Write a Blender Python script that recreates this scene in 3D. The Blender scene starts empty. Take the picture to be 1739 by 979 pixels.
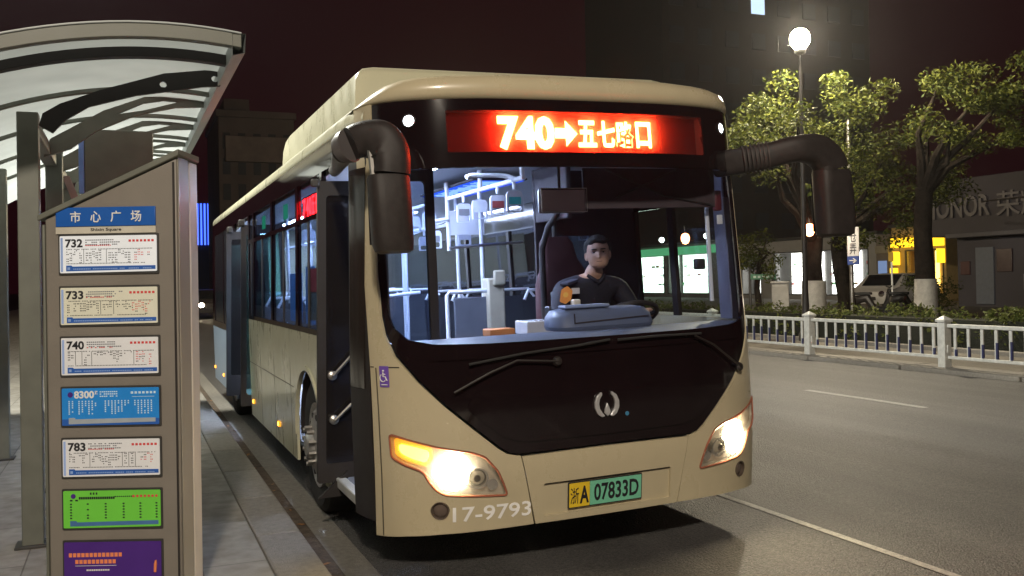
import bpy, bmesh, math, random
from mathutils import Vector, Matrix, Euler, noise
from mathutils.geometry import delaunay_2d_cdt
R = math.radians
random.seed(7)
scene = bpy.context.scene
COL = scene.collection

# ------------------------------------------------------------------ materials
MATS = {}
def mat(name, col, rough=.5, metal=0., var=.12, scale=6., bump=0., bscale=60., spec=.5, coat=0., emis=None, estr=0.):
    m = bpy.data.materials.new(name); m.use_nodes = True
    nt = m.node_tree; n = nt.nodes; l = nt.links
    b = n['Principled BSDF']
    b.inputs['Roughness'].default_value = rough; b.inputs['Metallic'].default_value = metal
    b.inputs['Specular IOR Level'].default_value = spec; b.inputs['Coat Weight'].default_value = coat
    tc = n.new('ShaderNodeTexCoord')
    if var > 0:
        nz = n.new('ShaderNodeTexNoise'); nz.inputs['Scale'].default_value = scale; nz.inputs['Detail'].default_value = 6
        l.new(tc.outputs['Object'], nz.inputs['Vector'])
        rp = n.new('ShaderNodeValToRGB')
        rp.color_ramp.elements[0].position = .3; rp.color_ramp.elements[1].position = .7
        rp.color_ramp.elements[0].color = [c*(1-var) for c in col]+[1]
        rp.color_ramp.elements[1].color = [min(1, c*(1+var)) for c in col]+[1]
        l.new(nz.outputs['Fac'], rp.inputs['Fac']); l.new(rp.outputs['Color'], b.inputs['Base Color'])
        mr = n.new('ShaderNodeMapRange'); mr.inputs['To Min'].default_value = max(.02, rough*.8); mr.inputs['To Max'].default_value = min(1, rough*1.2)
        l.new(nz.outputs['Fac'], mr.inputs['Value']); l.new(mr.outputs['Result'], b.inputs['Roughness'])
    else:
        b.inputs['Base Color'].default_value = (*col, 1)
    if bump > 0:
        nb = n.new('ShaderNodeTexNoise'); nb.inputs['Scale'].default_value = bscale; nb.inputs['Detail'].default_value = 4
        l.new(tc.outputs['Object'], nb.inputs['Vector'])
        bp = n.new('ShaderNodeBump'); bp.inputs['Strength'].default_value = bump; bp.inputs['Distance'].default_value = .02
        l.new(nb.outputs['Fac'], bp.inputs['Height']); l.new(bp.outputs['Normal'], b.inputs['Normal'])
    if emis:
        b.inputs['Emission Color'].default_value = (*emis, 1); b.inputs['Emission Strength'].default_value = estr
    MATS[name] = m
    return m
def emit(name, col, s):
    m = bpy.data.materials.new(name); m.use_nodes = True
    nt = m.node_tree; nt.nodes.remove(nt.nodes['Principled BSDF'])
    e = nt.nodes.new('ShaderNodeEmission'); e.inputs['Color'].default_value = (*col, 1); e.inputs['Strength'].default_value = s
    nt.links.new(e.outputs['Emission'], nt.nodes['Material Output'].inputs['Surface'])
    MATS[name] = m
    return m
def glass(name, tint, refl=.08, rough=.02, trans=1.):
    m = bpy.data.materials.new(name); m.use_nodes = True
    nt = m.node_tree; n = nt.nodes; n.remove(n['Principled BSDF'])
    t = n.new('ShaderNodeBsdfTransparent'); t.inputs['Color'].default_value = (*tint, 1)
    g = n.new('ShaderNodeBsdfGlossy'); g.inputs['Roughness'].default_value = rough
    lw = n.new('ShaderNodeLayerWeight'); lw.inputs['Blend'].default_value = .35
    mr = n.new('ShaderNodeMapRange'); mr.inputs['To Min'].default_value = refl*.5; mr.inputs['To Max'].default_value = min(.5, refl*4)
    mx = n.new('ShaderNodeMixShader')
    nt.links.new(lw.outputs['Facing'], mr.inputs['Value']); nt.links.new(mr.outputs['Result'], mx.inputs['Fac'])
    nt.links.new(t.outputs[0], mx.inputs[1]); nt.links.new(g.outputs[0], mx.inputs[2])
    nt.links.new(mx.outputs[0], n['Material Output'].inputs['Surface'])
    MATS[name] = m
    return m

def frosted(name, tint, k):  # glass with scatter added to spread a bloom-like halo
    m = glass(name, tint, .06); nt = m.node_tree; n = nt.nodes; old = n['Material Output'].inputs['Surface'].links[0].from_socket
    t = n.new('ShaderNodeBsdfTranslucent'); t.inputs['Color'].default_value = (*tint, 1); mx = n.new('ShaderNodeMixShader'); mx.inputs['Fac'].default_value = k
    nt.links.new(old, mx.inputs[1]); nt.links.new(t.outputs[0], mx.inputs[2]); nt.links.new(mx.outputs[0], n['Material Output'].inputs['Surface'])
    return m
# ------------------------------------------------------------------ mesh helpers
def link(o, parent=None):
    COL.objects.link(o)
    if parent is not None: o.parent = parent
    return o
def finish(o, smooth=True, bevel=0, ang=35):
    if smooth:
        for p in o.data.polygons: p.use_smooth = True
        o.data.set_sharp_from_angle(angle=R(ang))
    if bevel > 0:
        md = o.modifiers.new('bevel', 'BEVEL'); md.width = bevel; md.segments = 2; md.limit_method = 'ANGLE'; md.angle_limit = R(40)
    return o
def curve(P, n=6):
    P = [Vector(p) for p in P]; out = []
    for i in range(len(P)-1):
        a, b, c, d = P[max(0,i-1)], P[i], P[i+1], P[min(len(P)-1,i+2)]
        for k in range(n):
            t = k/n; out.append(.5*((2*b)+(c-a)*t+(2*a-5*b+4*c-d)*t*t+(3*b-a-3*c+d)*t**3))
    return out+[P[-1]]
def curver(r, n=6): return [p.x for p in curve([(q,0,0) for q in r], n)]
class MB:
    def __init__(s): s.v = []; s.f = []
    def add(s, vs, fs):
        k = len(s.v); s.v += [tuple(v) for v in vs]; s.f += [tuple(i+k for i in f) for f in fs]; return s
    def box(s, c, d, rot=None):
        M = Euler(rot).to_matrix() if rot else None
        vs = []
        for sx in (-.5, .5):
            for sy in (-.5, .5):
                for sz in (-.5, .5):
                    p = Vector((sx*d[0], sy*d[1], sz*d[2]))
                    if M: p = M @ p
                    vs.append(p+Vector(c))
        return s.add(vs, [(0,1,3,2),(4,6,7,5),(0,4,5,1),(2,3,7,6),(0,2,6,4),(1,5,7,3)])
    def span(s, a, b):
        return s.box([(a[i]+b[i])/2 for i in range(3)], [abs(b[i]-a[i]) for i in range(3)])
    def tube(s, pts, r, n=10, caps=True):
        pts = [Vector(p) for p in pts]; rs = r if isinstance(r, (list, tuple)) else [r]*len(pts)
        up = None; rings = []
        for i, p in enumerate(pts):
            d = (pts[min(i+1, len(pts)-1)]-pts[max(i-1, 0)]).normalized()
            if up is None:
                up = Vector((0,0,1)) if abs(d.z) < .9 else Vector((1,0,0))
            a = d.cross(up).normalized(); up = a.cross(d).normalized()
            rings.append([p+(a*math.cos(t)+up*math.sin(t))*rs[i] for t in [2*math.pi*k/n for k in range(n)]])
        vs = [v for q in rings for v in q]; fs = []
        for i in range(len(pts)-1):
            for k in range(n):
                fs.append((i*n+k, i*n+(k+1) % n, (i+1)*n+(k+1) % n, (i+1)*n+k))
        if caps: fs += [tuple(range(n))[::-1], tuple(range((len(pts)-1)*n, len(pts)*n))]
        return s.add(vs, fs)
    def lathe(s, prof, M=None, n=24):
        M = M or Matrix()
        vs = []; fs = []
        for (r, z) in prof:
            for k in range(n):
                t = 2*math.pi*k/n; vs.append(M @ Vector((r*math.cos(t), r*math.sin(t), z)))
        for i in range(len(prof)-1):
            for k in range(n):
                fs.append((i*n+k, i*n+(k+1) % n, (i+1)*n+(k+1) % n, (i+1)*n+k))
        fs += [tuple(range(n))[::-1], tuple(range((len(prof)-1)*n, len(prof)*n))]
        return s.add(vs, fs)
    def prism(s, poly, P, d):   # poly 2-D, P maps (u,v)->Vector, d extrude vector
        n = len(poly); a = [P(*q) for q in poly]; d = Vector(d); b = [q+d for q in a]
        return s.add(a+b, [tuple(range(n))[::-1], tuple(range(n, 2*n))]+[(i, (i+1) % n, n+(i+1) % n, n+i) for i in range(n)])
    def loft(s, rows, closed=False):
        m = len(rows[0]); vs = [v for q in rows for v in q]; fs = []
        for i in range(len(rows)-1):
            for k in range(m if closed else m-1):
                fs.append((i*m+k, i*m+(k+1) % m, (i+1)*m+(k+1) % m, (i+1)*m+k))
        return s.add(vs, fs)
    def build(s, name, m, parent=None, smooth=True, bevel=0, ang=35):
        me = bpy.data.meshes.new(name); me.from_pydata([tuple(v) for v in s.v], [], s.f)
        bm = bmesh.new(); bm.from_mesh(me); bmesh.ops.recalc_face_normals(bm, faces=bm.faces); bm.to_mesh(me); bm.free()
        me.materials.append(m); o = bpy.data.objects.new(name, me)
        return finish(link(o, parent), smooth, bevel, ang)
def tag(o, label=None, cat=None, group=None, kind=None):
    if label: o['label'] = label
    if cat: o['category'] = cat
    if group: o['group'] = group
    if kind: o['kind'] = kind
    return o
def thing(name, label, cat, loc=(0,0,0), rotz=0, group=None):
    o = bpy.data.objects.new(name, None); o.empty_display_size = .2; COL.objects.link(o)
    o.location = loc; o.rotation_euler = (0, 0, rotz)
    return tag(o, label, cat, group)
def copy_tree(o, parent=None):
    c = o.copy(); COL.objects.link(c); c.parent = parent
    for ch in list(o.children): copy_tree(ch, c)
    return c
def inpoly(x, y, P):
    c = False; j = len(P)-1
    for i in range(len(P)):
        if (P[i][1] > y) != (P[j][1] > y) and x < (P[j][0]-P[i][0])*(y-P[i][1])/(P[j][1]-P[i][1])+P[i][0]: c = not c
        j = i
    return c
def rpoly(pts, r, n=5):     # round the corners of a polygon; r one radius or one per corner
    out = []; N = len(pts)
    for i in range(N):
        p = Vector(pts[i]); a = Vector(pts[i-1])-p; b = Vector(pts[(i+1) % N])-p
        rr = r[i] if isinstance(r, (list, tuple)) else r
        rr = min(rr, a.length*.49, b.length*.49)
        if rr <= 1e-5: out.append(tuple(p)); continue
        A = p+a.normalized()*rr; B = p+b.normalized()*rr
        for k in range(n+1):
            t = k/n; out.append(tuple(A*(1-t)**2+p*2*t*(1-t)+B*t*t))
    return out
def rect(x0, z0, x1, z1, r=0, n=4): return rpoly([(x0,z0),(x1,z0),(x1,z1),(x0,z1)], r, n)
def circ(x, z, r, n=20, sx=1., sz=1.): return [(x+r*sx*math.cos(2*math.pi*k/n), z+r*sz*math.sin(2*math.pi*k/n)) for k in range(n)]
def dens(P, st):
    out = []
    for i in range(len(P)):
        a = Vector(P[i]); b = Vector(P[(i+1) % len(P)]); k = max(1, int((b-a).length/st+.5))
        out += [tuple(a+(b-a)*j/k) for j in range(k)]
    return out
def patch(name, outline, surf, m, parent=None, off=0., thick=.012, holes=(), step=.06, bevel=0, smooth=True):
    """plate of any outline laid on a surface surf(u,v,offset) with real thickness"""
    loops = [dens(outline, step)]+[dens(h, step) for h in holes]
    co = []; ed = []
    for L in loops:
        k = len(co); co += [Vector(p) for p in L]; ed += [(k+i, k+(i+1) % len(L)) for i in range(len(L))]
    us = [p[0] for p in outline]; vs = [p[1] for p in outline]
    u = min(us)+step/2
    while u < max(us):
        v = min(vs)+step/2
        while v < max(vs):
            if inpoly(u, v, outline) and not any(inpoly(u, v, h) for h in holes):
                q = Vector((u, v))
                if all((q-c).length > step*.4 for c in co[:sum(map(len, loops))]): co.append(q)
            v += step
        u += step
    V, _, F, *_ = delaunay_2d_cdt(co, ed, [], 0, 1e-6)
    keep = []
    for f in F:
        cx = sum(V[i][0] for i in f)/len(f); cy = sum(V[i][1] for i in f)/len(f)
        if inpoly(cx, cy, outline) and not any(inpoly(cx, cy, h) for h in holes): keep.append(tuple(f))
    n = len(V); vv = [surf(p[0], p[1], off) for p in V]+[surf(p[0], p[1], off-thick) for p in V]
    cnt = {}
    for f in keep:
        for i in range(len(f)):
            e = (f[i], f[(i+1) % len(f)]); cnt[e] = cnt.get(e, 0)+1
    fs = list(keep)
    if thick > 0:
        fs += [tuple(i+n for i in f[::-1]) for f in keep]
        fs += [(b, a, a+n, b+n) for (a, b) in cnt if (b, a) not in cnt]
    else: vv = vv[:n]
    me = bpy.data.meshes.new(name); me.from_pydata([tuple(p) for p in vv], [], fs)
    bm = bmesh.new(); bm.from_mesh(me)
    bmesh.ops.delete(bm, geom=[x for x in bm.verts if not x.link_faces], context='VERTS')
    bmesh.ops.recalc_face_normals(bm, faces=bm.faces); bm.to_mesh(me); bm.free()
    me.materials.append(m); o = bpy.data.objects.new(name, me)
    return finish(link(o, parent), smooth, bevel)
def text_mesh(body, extrude=.0, offset=0.):
    cu = bpy.data.curves.new('lettering', 'FONT'); cu.body = body; cu.extrude = extrude; cu.resolution_u = 3; cu.offset = offset
    to = bpy.data.objects.new('lettering', cu); COL.objects.link(to)
    dg = bpy.context.evaluated_depsgraph_get(); me = bpy.data.meshes.new_from_object(to.evaluated_get(dg))
    bpy.data.objects.remove(to); bpy.data.curves.remove(cu)
    return me
def lettering(name, body, m, surf, u0, v0, u1, v1, parent=None, off=.002, thick=.004, bold=0., usign=1):
    """text fitted into the rectangle u0..u1, v0..v1 of a surface"""
    me = text_mesh(body, .5, bold)
    xs = [v.co.x for v in me.vertices]; ys = [v.co.y for v in me.vertices]
    x0, x1, y0, y1 = min(xs), max(xs), min(ys), max(ys)
    for v in me.vertices:
        a = (v.co.x-x0)/(x1-x0); b = (v.co.y-y0)/(y1-y0)
        v.co = surf(u0+(u1-u0)*a, v0+(v1-v0)*b, off+thick*(.5 if v.co.z > 0 else -.5))
    me.materials.clear(); me.materials.append(m)
    o = bpy.data.objects.new(name, me)
    return link(o, parent)
def plane_surf(o, ux, vx):
    o = Vector(o); ux = Vector(ux).normalized(); vx = Vector(vx).normalized(); n = ux.cross(vx)
    return lambda u, v, off=0.: o+ux*u+vx*v+n*off
def join(name, objs, m=None):
    mb = MB()
    for o in objs:
        mb.add([tuple(v.co) for v in o.data.vertices], [tuple(p.vertices) for p in o.data.polygons])
    o0 = objs[0]; me = bpy.data.meshes.new(name); me.from_pydata(mb.v, [], mb.f); me.materials.append(m or o0.data.materials[0])
    n = bpy.data.objects.new(name, me); link(n, o0.parent)
    for o in objs: bpy.data.objects.remove(o)
    return n

def paint(name, col, dirt, rough=.30, coat=.3):
    """bus paint with road film: fine specks and runs that stay with the panel"""
    m = bpy.data.materials.new(name); m.use_nodes = True; nt = m.node_tree; n = nt.nodes; l = nt.links; b = n['Principled BSDF']
    tc = n.new('ShaderNodeTexCoord'); mp = n.new('ShaderNodeMapping'); mp.inputs['Scale'].default_value = (7, 7, 3.5); l.new(tc.outputs['Object'], mp.inputs['Vector'])
    a = n.new('ShaderNodeTexNoise'); a.inputs['Scale'].default_value = 1; a.inputs['Detail'].default_value = 7; l.new(mp.outputs['Vector'], a.inputs['Vector'])
    c = n.new('ShaderNodeTexNoise'); c.inputs['Scale'].default_value = 2.2; c.inputs['Detail'].default_value = 9; c.inputs['Roughness'].default_value = .7; l.new(tc.outputs['Object'], c.inputs['Vector'])
    s = n.new('ShaderNodeTexNoise'); s.inputs['Scale'].default_value = 130; s.inputs['Detail'].default_value = 2; l.new(tc.outputs['Object'], s.inputs['Vector'])
    mu = n.new('ShaderNodeMath'); mu.operation = 'MULTIPLY'; l.new(a.outputs['Fac'], mu.inputs[0]); l.new(c.outputs['Fac'], mu.inputs[1])
    ad = n.new('ShaderNodeMath'); ad.operation = 'MULTIPLY_ADD'; l.new(s.outputs['Fac'], ad.inputs[0]); ad.inputs[1].default_value = .12; l.new(mu.outputs[0], ad.inputs[2])
    r = n.new('ShaderNodeValToRGB'); r.color_ramp.elements[0].position = .20; r.color_ramp.elements[0].color = (*col, 1); r.color_ramp.elements[1].position = .50; r.color_ramp.elements[1].color = (*dirt, 1)
    l.new(ad.outputs[0], r.inputs['Fac']); l.new(r.outputs['Color'], b.inputs['Base Color'])
    mr = n.new('ShaderNodeMapRange'); mr.inputs['From Min'].default_value = .2; mr.inputs['From Max'].default_value = .5; mr.inputs['To Min'].default_value = rough*.75; mr.inputs['To Max'].default_value = rough*1.7
    l.new(ad.outputs[0], mr.inputs['Value']); l.new(mr.outputs['Result'], b.inputs['Roughness']); b.inputs['Coat Weight'].default_value = coat
    MATS[name] = m
    return m
# colours
CREAM = paint('champagne paint', (.52,.45,.30), (.475,.41,.272))
CREAM2 = paint('cream side paint', (.55,.53,.38), (.505,.486,.345))
GREYBLUE = mat('grey blue paint', (.22,.29,.38), .4, 0, .08, 3)
BLACKG = mat('black gloss', (.009,.005,.006), .09, 0, .2, 4, coat=.15)
BLACKM = mat('black matt', (.018,.014,.013), .55, 0, .2, 8)
MIRG = mat('mirror shell plastic', (.028,.023,.022), .5, 0, .15, 30, bump=.15, bscale=300, spec=.3)
RUBBER = mat('rubber', (.02,.02,.02), .8, 0, .2, 20)
CHROME = mat('chrome', (.8,.8,.82), .12, 1, .04, 10)
STEEL = mat('brushed steel', (.45,.43,.40), .35, 1, .1, 12)
ALU = mat('wheel alloy', (.55,.54,.52), .35, .8, .12, 20)
DARKSTEEL = mat('dark steel', (.05,.048,.045), .5, .3, .15, 10)
SHELTER = mat('grey green painted steel', (.135,.14,.115), .5, 0, .12, 8, bump=.06, bscale=200)
SHELTERL = mat('pale painted steel', (.36,.40,.40), .45, 0, .08, 8)
PILLAR = mat('taupe pillar sheet', (.20,.18,.155), .5, 0, .07, 5, bump=.05, bscale=150)
PILTRIM = mat('pale pillar trim', (.30,.275,.235), .45, 0, .06, 5)
PILSTRIP = mat('polished edge strip', (.62,.57,.52), .5, .25, .05, 5)
WHITE = mat('white paint', (.75,.75,.74), .5, 0, .06, 8)
PAPER = mat('white printed sheet', (.78,.80,.84), .35, 0, .03, 8)
PAPERC = mat('cream printed sheet', (.74,.74,.62), .35, 0, .03, 8)
INK = mat('black print', (.015,.015,.02), .5, 0, 0)
INKG = mat('grey print', (.18,.19,.22), .5, 0, 0)
INKR = mat('red print', (.65,.06,.06), .5, 0, 0)
INKB = mat('blue print', (.02,.11,.45), .5, 0, 0)
SKYB = mat('bright blue sheet', (.02,.25,.72), .35, 0, .04, 8)
GREENP = mat('lime sheet', (.16,.62,.06), .35, 0, .04, 8)
PURP = mat('purple sheet', (.07,.02,.22), .35, 0, .06, 8)
ORANGEP = mat('orange print', (.85,.25,.10), .5, 0, 0)
BLUEH = mat('blue header', (.01,.10,.42), .4, 0, .04, 8)
YELLOWP = mat('yellow plate', (.80,.55,.03), .4, 0, .03, 8)
GREENPL = mat('green plate', (.18,.55,.36), .4, 0, .05, 8)
RAILW = mat('white tube', (.70,.73,.80), .35, 0, .04, 10)
INTER = mat('interior lining', (.50,.55,.66), .5, 0, .05, 5)
SEATM = mat('seat shell grey blue', (.025,.027,.033), .5, 0, .1, 10)
FLOORI = mat('vinyl floor', (.16,.17,.19), .6, 0, .15, 20)
DARKIN = mat('dark cab lining', (.03,.022,.026), .6, 0, .15, 10)
DASH = mat('dashboard grey', (.11,.13,.18), .5, 0, .08, 10)
# ------------------------------------------------------------------ setting
def sheet(name, xs, ys, zf, m, kind='structure', label=None):
    mb = MB(); rows = [[Vector((x, y, zf(x, y))) for x in xs] for y in ys]
    o = mb.loft(rows).build(name, m, None, True); return tag(o, label, None, None, kind)
def ground_mat(name, col, scale, var, bscale, bump, rough=.8, speck=None, patchy=.25, tracks=False):
    m = bpy.data.materials.new(name); m.use_nodes = True; nt = m.node_tree; n = nt.nodes; l = nt.links; b = n['Principled BSDF']
    tc = n.new('ShaderNodeTexCoord'); b.inputs['Roughness'].default_value = rough
    a = n.new('ShaderNodeTexNoise'); a.inputs['Scale'].default_value = scale; a.inputs['Detail'].default_value = 8; a.inputs['Roughness'].default_value = .7
    f = n.new('ShaderNodeTexNoise'); f.inputs['Scale'].default_value = .6; f.inputs['Detail'].default_value = 5
    v = n.new('ShaderNodeTexVoronoi'); v.inputs['Scale'].default_value = bscale
    for q in (a, f, v): l.new(tc.outputs['Object'], q.inputs['Vector'])
    if tracks:      # wear running along the carriageway
        mp = n.new('ShaderNodeMapping'); mp.inputs['Scale'].default_value = (1.6, .09, 1); l.new(tc.outputs['Object'], mp.inputs['Vector']); l.new(mp.outputs['Vector'], f.inputs['Vector']); f.inputs['Scale'].default_value = 1.1
    r = n.new('ShaderNodeValToRGB'); r.color_ramp.elements[0].position = .32; r.color_ramp.elements[1].position = .68
    r.color_ramp.elements[0].color = [c*(1-var) for c in col]+[1]; r.color_ramp.elements[1].color = [c*(1+var) for c in col]+[1]
    l.new(a.outputs['Fac'], r.inputs['Fac'])
    mx = n.new('ShaderNodeMix'); mx.data_type = 'RGBA'; mx.blend_type = 'MULTIPLY'; mx.inputs['Factor'].default_value = 1
    r2 = n.new('ShaderNodeValToRGB'); r2.color_ramp.elements[0].position = .35; r2.color_ramp.elements[1].position = .65
    r2.color_ramp.elements[0].color = [1-patchy]*3+[1]; r2.color_ramp.elements[1].color = [1]*4
    l.new(f.outputs['Fac'], r2.inputs['Fac']); l.new(r.outputs['Color'], mx.inputs['A']); l.new(r2.outputs['Color'], mx.inputs['B'])
    out = mx.outputs['Result']
    if speck:
        m2 = n.new('ShaderNodeMix'); m2.data_type = 'RGBA'; r3 = n.new('ShaderNodeValToRGB')
        r3.color_ramp.elements[0].position = .08; r3.color_ramp.elements[0].color = (1,1,1,1); r3.color_ramp.elements[1].position = .27; r3.color_ramp.elements[1].color = (0,0,0,1)
        l.new(v.outputs['Distance'], r3.inputs['Fac']); l.new(r3.outputs['Color'], m2.inputs['Factor'])
        l.new(out, m2.inputs['A']); m2.inputs['B'].default_value = (*speck, 1); out = m2.outputs['Result']
    l.new(out, b.inputs['Base Color'])
    bp = n.new('ShaderNodeBump'); bp.inputs['Strength'].default_value = bump; bp.inputs['Distance'].default_value = .012
    l.new(v.outputs['Distance'], bp.inputs['Height']); l.new(bp.outputs['Normal'], b.inputs['Normal'])
    return m
ASPH = ground_mat('asphalt', (.105,.101,.097), 55, .6, 85, 1., .6, (.26,.25,.24), .42, True)
CONC = ground_mat('gutter concrete', (.20,.185,.16), 25, .25, 120, .3, .85)
EARTH = ground_mat('far ground', (.05,.048,.042), 6, .3, 40, .5, .9)
LANE = ground_mat('pale lane concrete', (.17,.155,.13), 20, .2, 90, .3, .85)
LINE = ground_mat('road paint', (.42,.41,.38), 30, .35, 90, .3, .7, (.12,.11,.10), .35)
KERB = ground_mat('kerb stone', (.26,.24,.21), 30, .2, 140, .3, .8)
DIRT = ground_mat('gutter dirt', (.095,.07,.05), 14, .5, 60, .6, .95)

S_ROAD = .02
def roadz(x): return S_ROAD*max(0, x)
ground = sheet('ground', [-300, -60, 0, 40, 120, 400], [-120, -20, 60, 200, 600], lambda x, y: -.06, EARTH)
road = sheet('road', [-.14, 0, 2, 4, 6, 9.2], [-30+4*i for i in range(46)], lambda x, y: roadz(x), ASPH)
# paved footway with real joints cut as grooves between slabs
def paving():
    m = bpy.data.materials.new('paving slabs'); m.use_nodes = True; nt = m.node_tree; n = nt.nodes; l = nt.links; b = n['Principled BSDF']
    tc = n.new('ShaderNodeTexCoord'); mp = n.new('ShaderNodeMapping'); mp.inputs['Rotation'].default_value = (0, 0, R(90))
    br = n.new('ShaderNodeTexBrick'); br.inputs['Scale'].default_value = 1; br.inputs['Mortar Size'].default_value = .004
    br.inputs['Brick Width'].default_value = .9; br.inputs['Row Height'].default_value = .42; br.inputs['Bias'].default_value = 0
    br.inputs['Color1'].default_value = (.36,.34,.30,1); br.inputs['Color2'].default_value = (.30,.285,.255,1); br.inputs['Mortar'].default_value = (.16,.15,.13,1)
    nz = n.new('ShaderNodeTexNoise'); nz.inputs['Scale'].default_value = 9; nz.inputs['Detail'].default_value = 8
    l.new(tc.outputs['Object'], mp.inputs['Vector']); l.new(mp.outputs['Vector'], br.inputs['Vector']); l.new(tc.outputs['Object'], nz.inputs['Vector'])
    mx = n.new('ShaderNodeMix'); mx.data_type = 'RGBA'; mx.blend_type = 'MULTIPLY'; mx.inputs['Factor'].default_value = 1
    r = n.new('ShaderNodeValToRGB'); r.color_ramp.elements[0].position = .3; r.color_ramp.elements[0].color = (.6,.58,.55,1); r.color_ramp.elements[1].position = .7
    l.new(nz.outputs['Fac'], r.inputs['Fac']); l.new(br.outputs['Color'], mx.inputs['A']); l.new(r.outputs['Color'], mx.inputs['B'])
    l.new(mx.outputs['Result'], b.inputs['Base Color']); b.inputs['Roughness'].default_value = .7
    bp = n.new('ShaderNodeBump'); bp.inputs['Distance'].default_value = .004; bp.invert = True
    l.new(br.outputs['Fac'], bp.inputs['Height']); l.new(bp.outputs['Normal'], b.inputs['Normal'])
    return m
PAVE = paving()
pave = sheet('pavement', [-9, -3, -1.5, -.52], [-30+6*i for i in range(30)], lambda x, y: .146, PAVE)
# long kerb stones with joints
mb = MB(); y = -6.
while y < 60:
    L = .98 if y < 14 else 5.98
    mb.box((-.39, y+L/2, .03), (.25, L, .25)); y += L+.012
tag(mb.build('kerb', KERB, None, False, .012), None, None, None, 'structure')
tag(MB().span((-.268, -6, -.06), (-.10, 60, .005)).build('gutter_channel', DIRT), None, None, None, 'structure')
mb = MB().loft([[Vector((-.112, y, .011)), Vector((.065, y, .0075))] for y in range(-8, 60, 2)])
tag(mb.build('gutter_strip', CONC), None, None, None, 'structure')
# a few fallen leaves in the gutter
LEAFD = mat('dry leaf', (.22,.10,.03), .7, 0, .4, 30)
mb = MB()
for k in range(46):
    x = random.uniform(-.27, -.12); y = random.uniform(.2, 9); a = random.uniform(0, 6.3); s = random.uniform(.015, .035)
    c = Vector((x, y, .012+random.random()*.01)); d = Vector((math.cos(a), math.sin(a), random.uniform(-.2,.3)))*s; e = Vector((-math.sin(a), math.cos(a), .2))*s*.5
    mb.add([c-d, c+e, c+d, c-e], [(0,1,2,3)])
tag(mb.build('fallen_leaves', LEAFD, None, False), None, None, None, 'stuff')
# lane markings, each 4 mm above the road
def stripe(name, x, w, y0, y1):
    n = max(1, int((y1-y0)/3)); rows = [[Vector((x-w/2, y0+(y1-y0)*i/n, roadz(x-w/2)+.004)), Vector((x+w/2, y0+(y1-y0)*i/n, roadz(x+w/2)+.004))] for i in range(n+1)]
    tag(MB().loft(rows).build(name, LINE), None, None, None, 'structure')
stripe('lane_marking', 2.63, .055, -12, 40)
for y0 in (-3.0, 3.04, 9.1, 15.2, 21.2): stripe('lane_dash_marking', 6.69, .10, y0, y0+1.9)
# median strip kerb + far lane + verge
mb = MB(); y = -8.
while y < 60: mb.box((9.5, y+.99, .13), (.62, 1.96, .23)); y += 1.99
tag(mb.build('median_kerb', KERB, None, False, .02), None, None, None, 'structure')
sheet('cycle_lane', [9.8, 12.2], [-20+5*i for i in range(24)], lambda x, y: .18, LANE)
tag(MB().box((12.27, 30, .15), (.14, 100, .22)).build('verge_kerb', KERB, None, False, .015), None, None, None, 'structure')
sheet('verge', [12.3, 15, 19], [-20+5*i for i in range(30)], lambda x, y: .2, EARTH)
sheet('far_pavement', [19, 24, 31, 60], [-30+10*i for i in range(16)], lambda x, y: .2, LANE)

# ------------------------------------------------------------------ median railing
fence = thing('median_fence', 'white steel traffic railing with blue sleeved bars on the median kerb', 'railing', (9.5, 0, 0))
SLEEVE = mat('blue sleeve', (.03,.033,.10), .45, 0, .1, 20)
FENW = mat('chalky white railing paint', (.55,.55,.52), .5, 0, .15, 14, bump=.06, bscale=90)
py = [8.22+2.83*i for i in range(-4, 5)]
post0 = MB().box((0, 0, .55), (.13, .13, .66)).add([(-.085,-.085,.88),(.085,-.085,.88),(.085,.085,.88),(-.085,.085,.88),(-.085,-.085,.915),(.085,-.085,.915),(.085,.085,.915),(-.085,.085,.915),(0,0,.975)],
    [(0,3,2,1),(0,1,5,4),(1,2,6,5),(2,3,7,6),(3,0,4,7),(4,5,8),(5,6,8),(6,7,8),(7,4,8)])
for s in (-1, 1):
    post0.box((0, .07*s, .5), (.05, .02, .12))
post0 = post0.build('post', FENW, fence, True, .008)
po = [post0]
for i, yy in enumerate(py):
    p = post0 if i == 0 else post0.copy()
    if i: COL.objects.link(p); p.parent = fence
    p.location = (0, yy, 0)
pick0 = MB().box((0, 0, .605), (.022, .045, .42)).build('picket', FENW, fence, True, .004)
slv0 = MB().box((0, -.012, .5), (.028, .030, .2)).build('sleeve', SLEEVE, pick0, True, .003)
first = True
for i in range(len(py)-1):
    a, b = py[i], py[i+1]
    MB().box((0, (a+b)/2, .83), (.05, b-a-.14, .055)).build('top_rail', FENW, fence, True, .01)
    MB().box((0, (a+b)/2, .385), (.04, b-a-.14, .045)).build('bottom_rail', FENW, fence, True, .008)
    for k in range(12):
        yy = a+(b-a)*(k+.85)/12.7
        if first: p, sl = pick0, slv0; first = False
        else:
            p = pick0.copy(); COL.objects.link(p); sl = slv0.copy(); COL.objects.link(sl); sl.parent = p
        p.location = (0, yy, 0)
        h = .07+.19*math.sin(math.pi*(k+.5)/12); sl.scale = (1, 1, h/.2); sl.location = (0, 0, .41+h/2-.5*h/.2)

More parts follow.
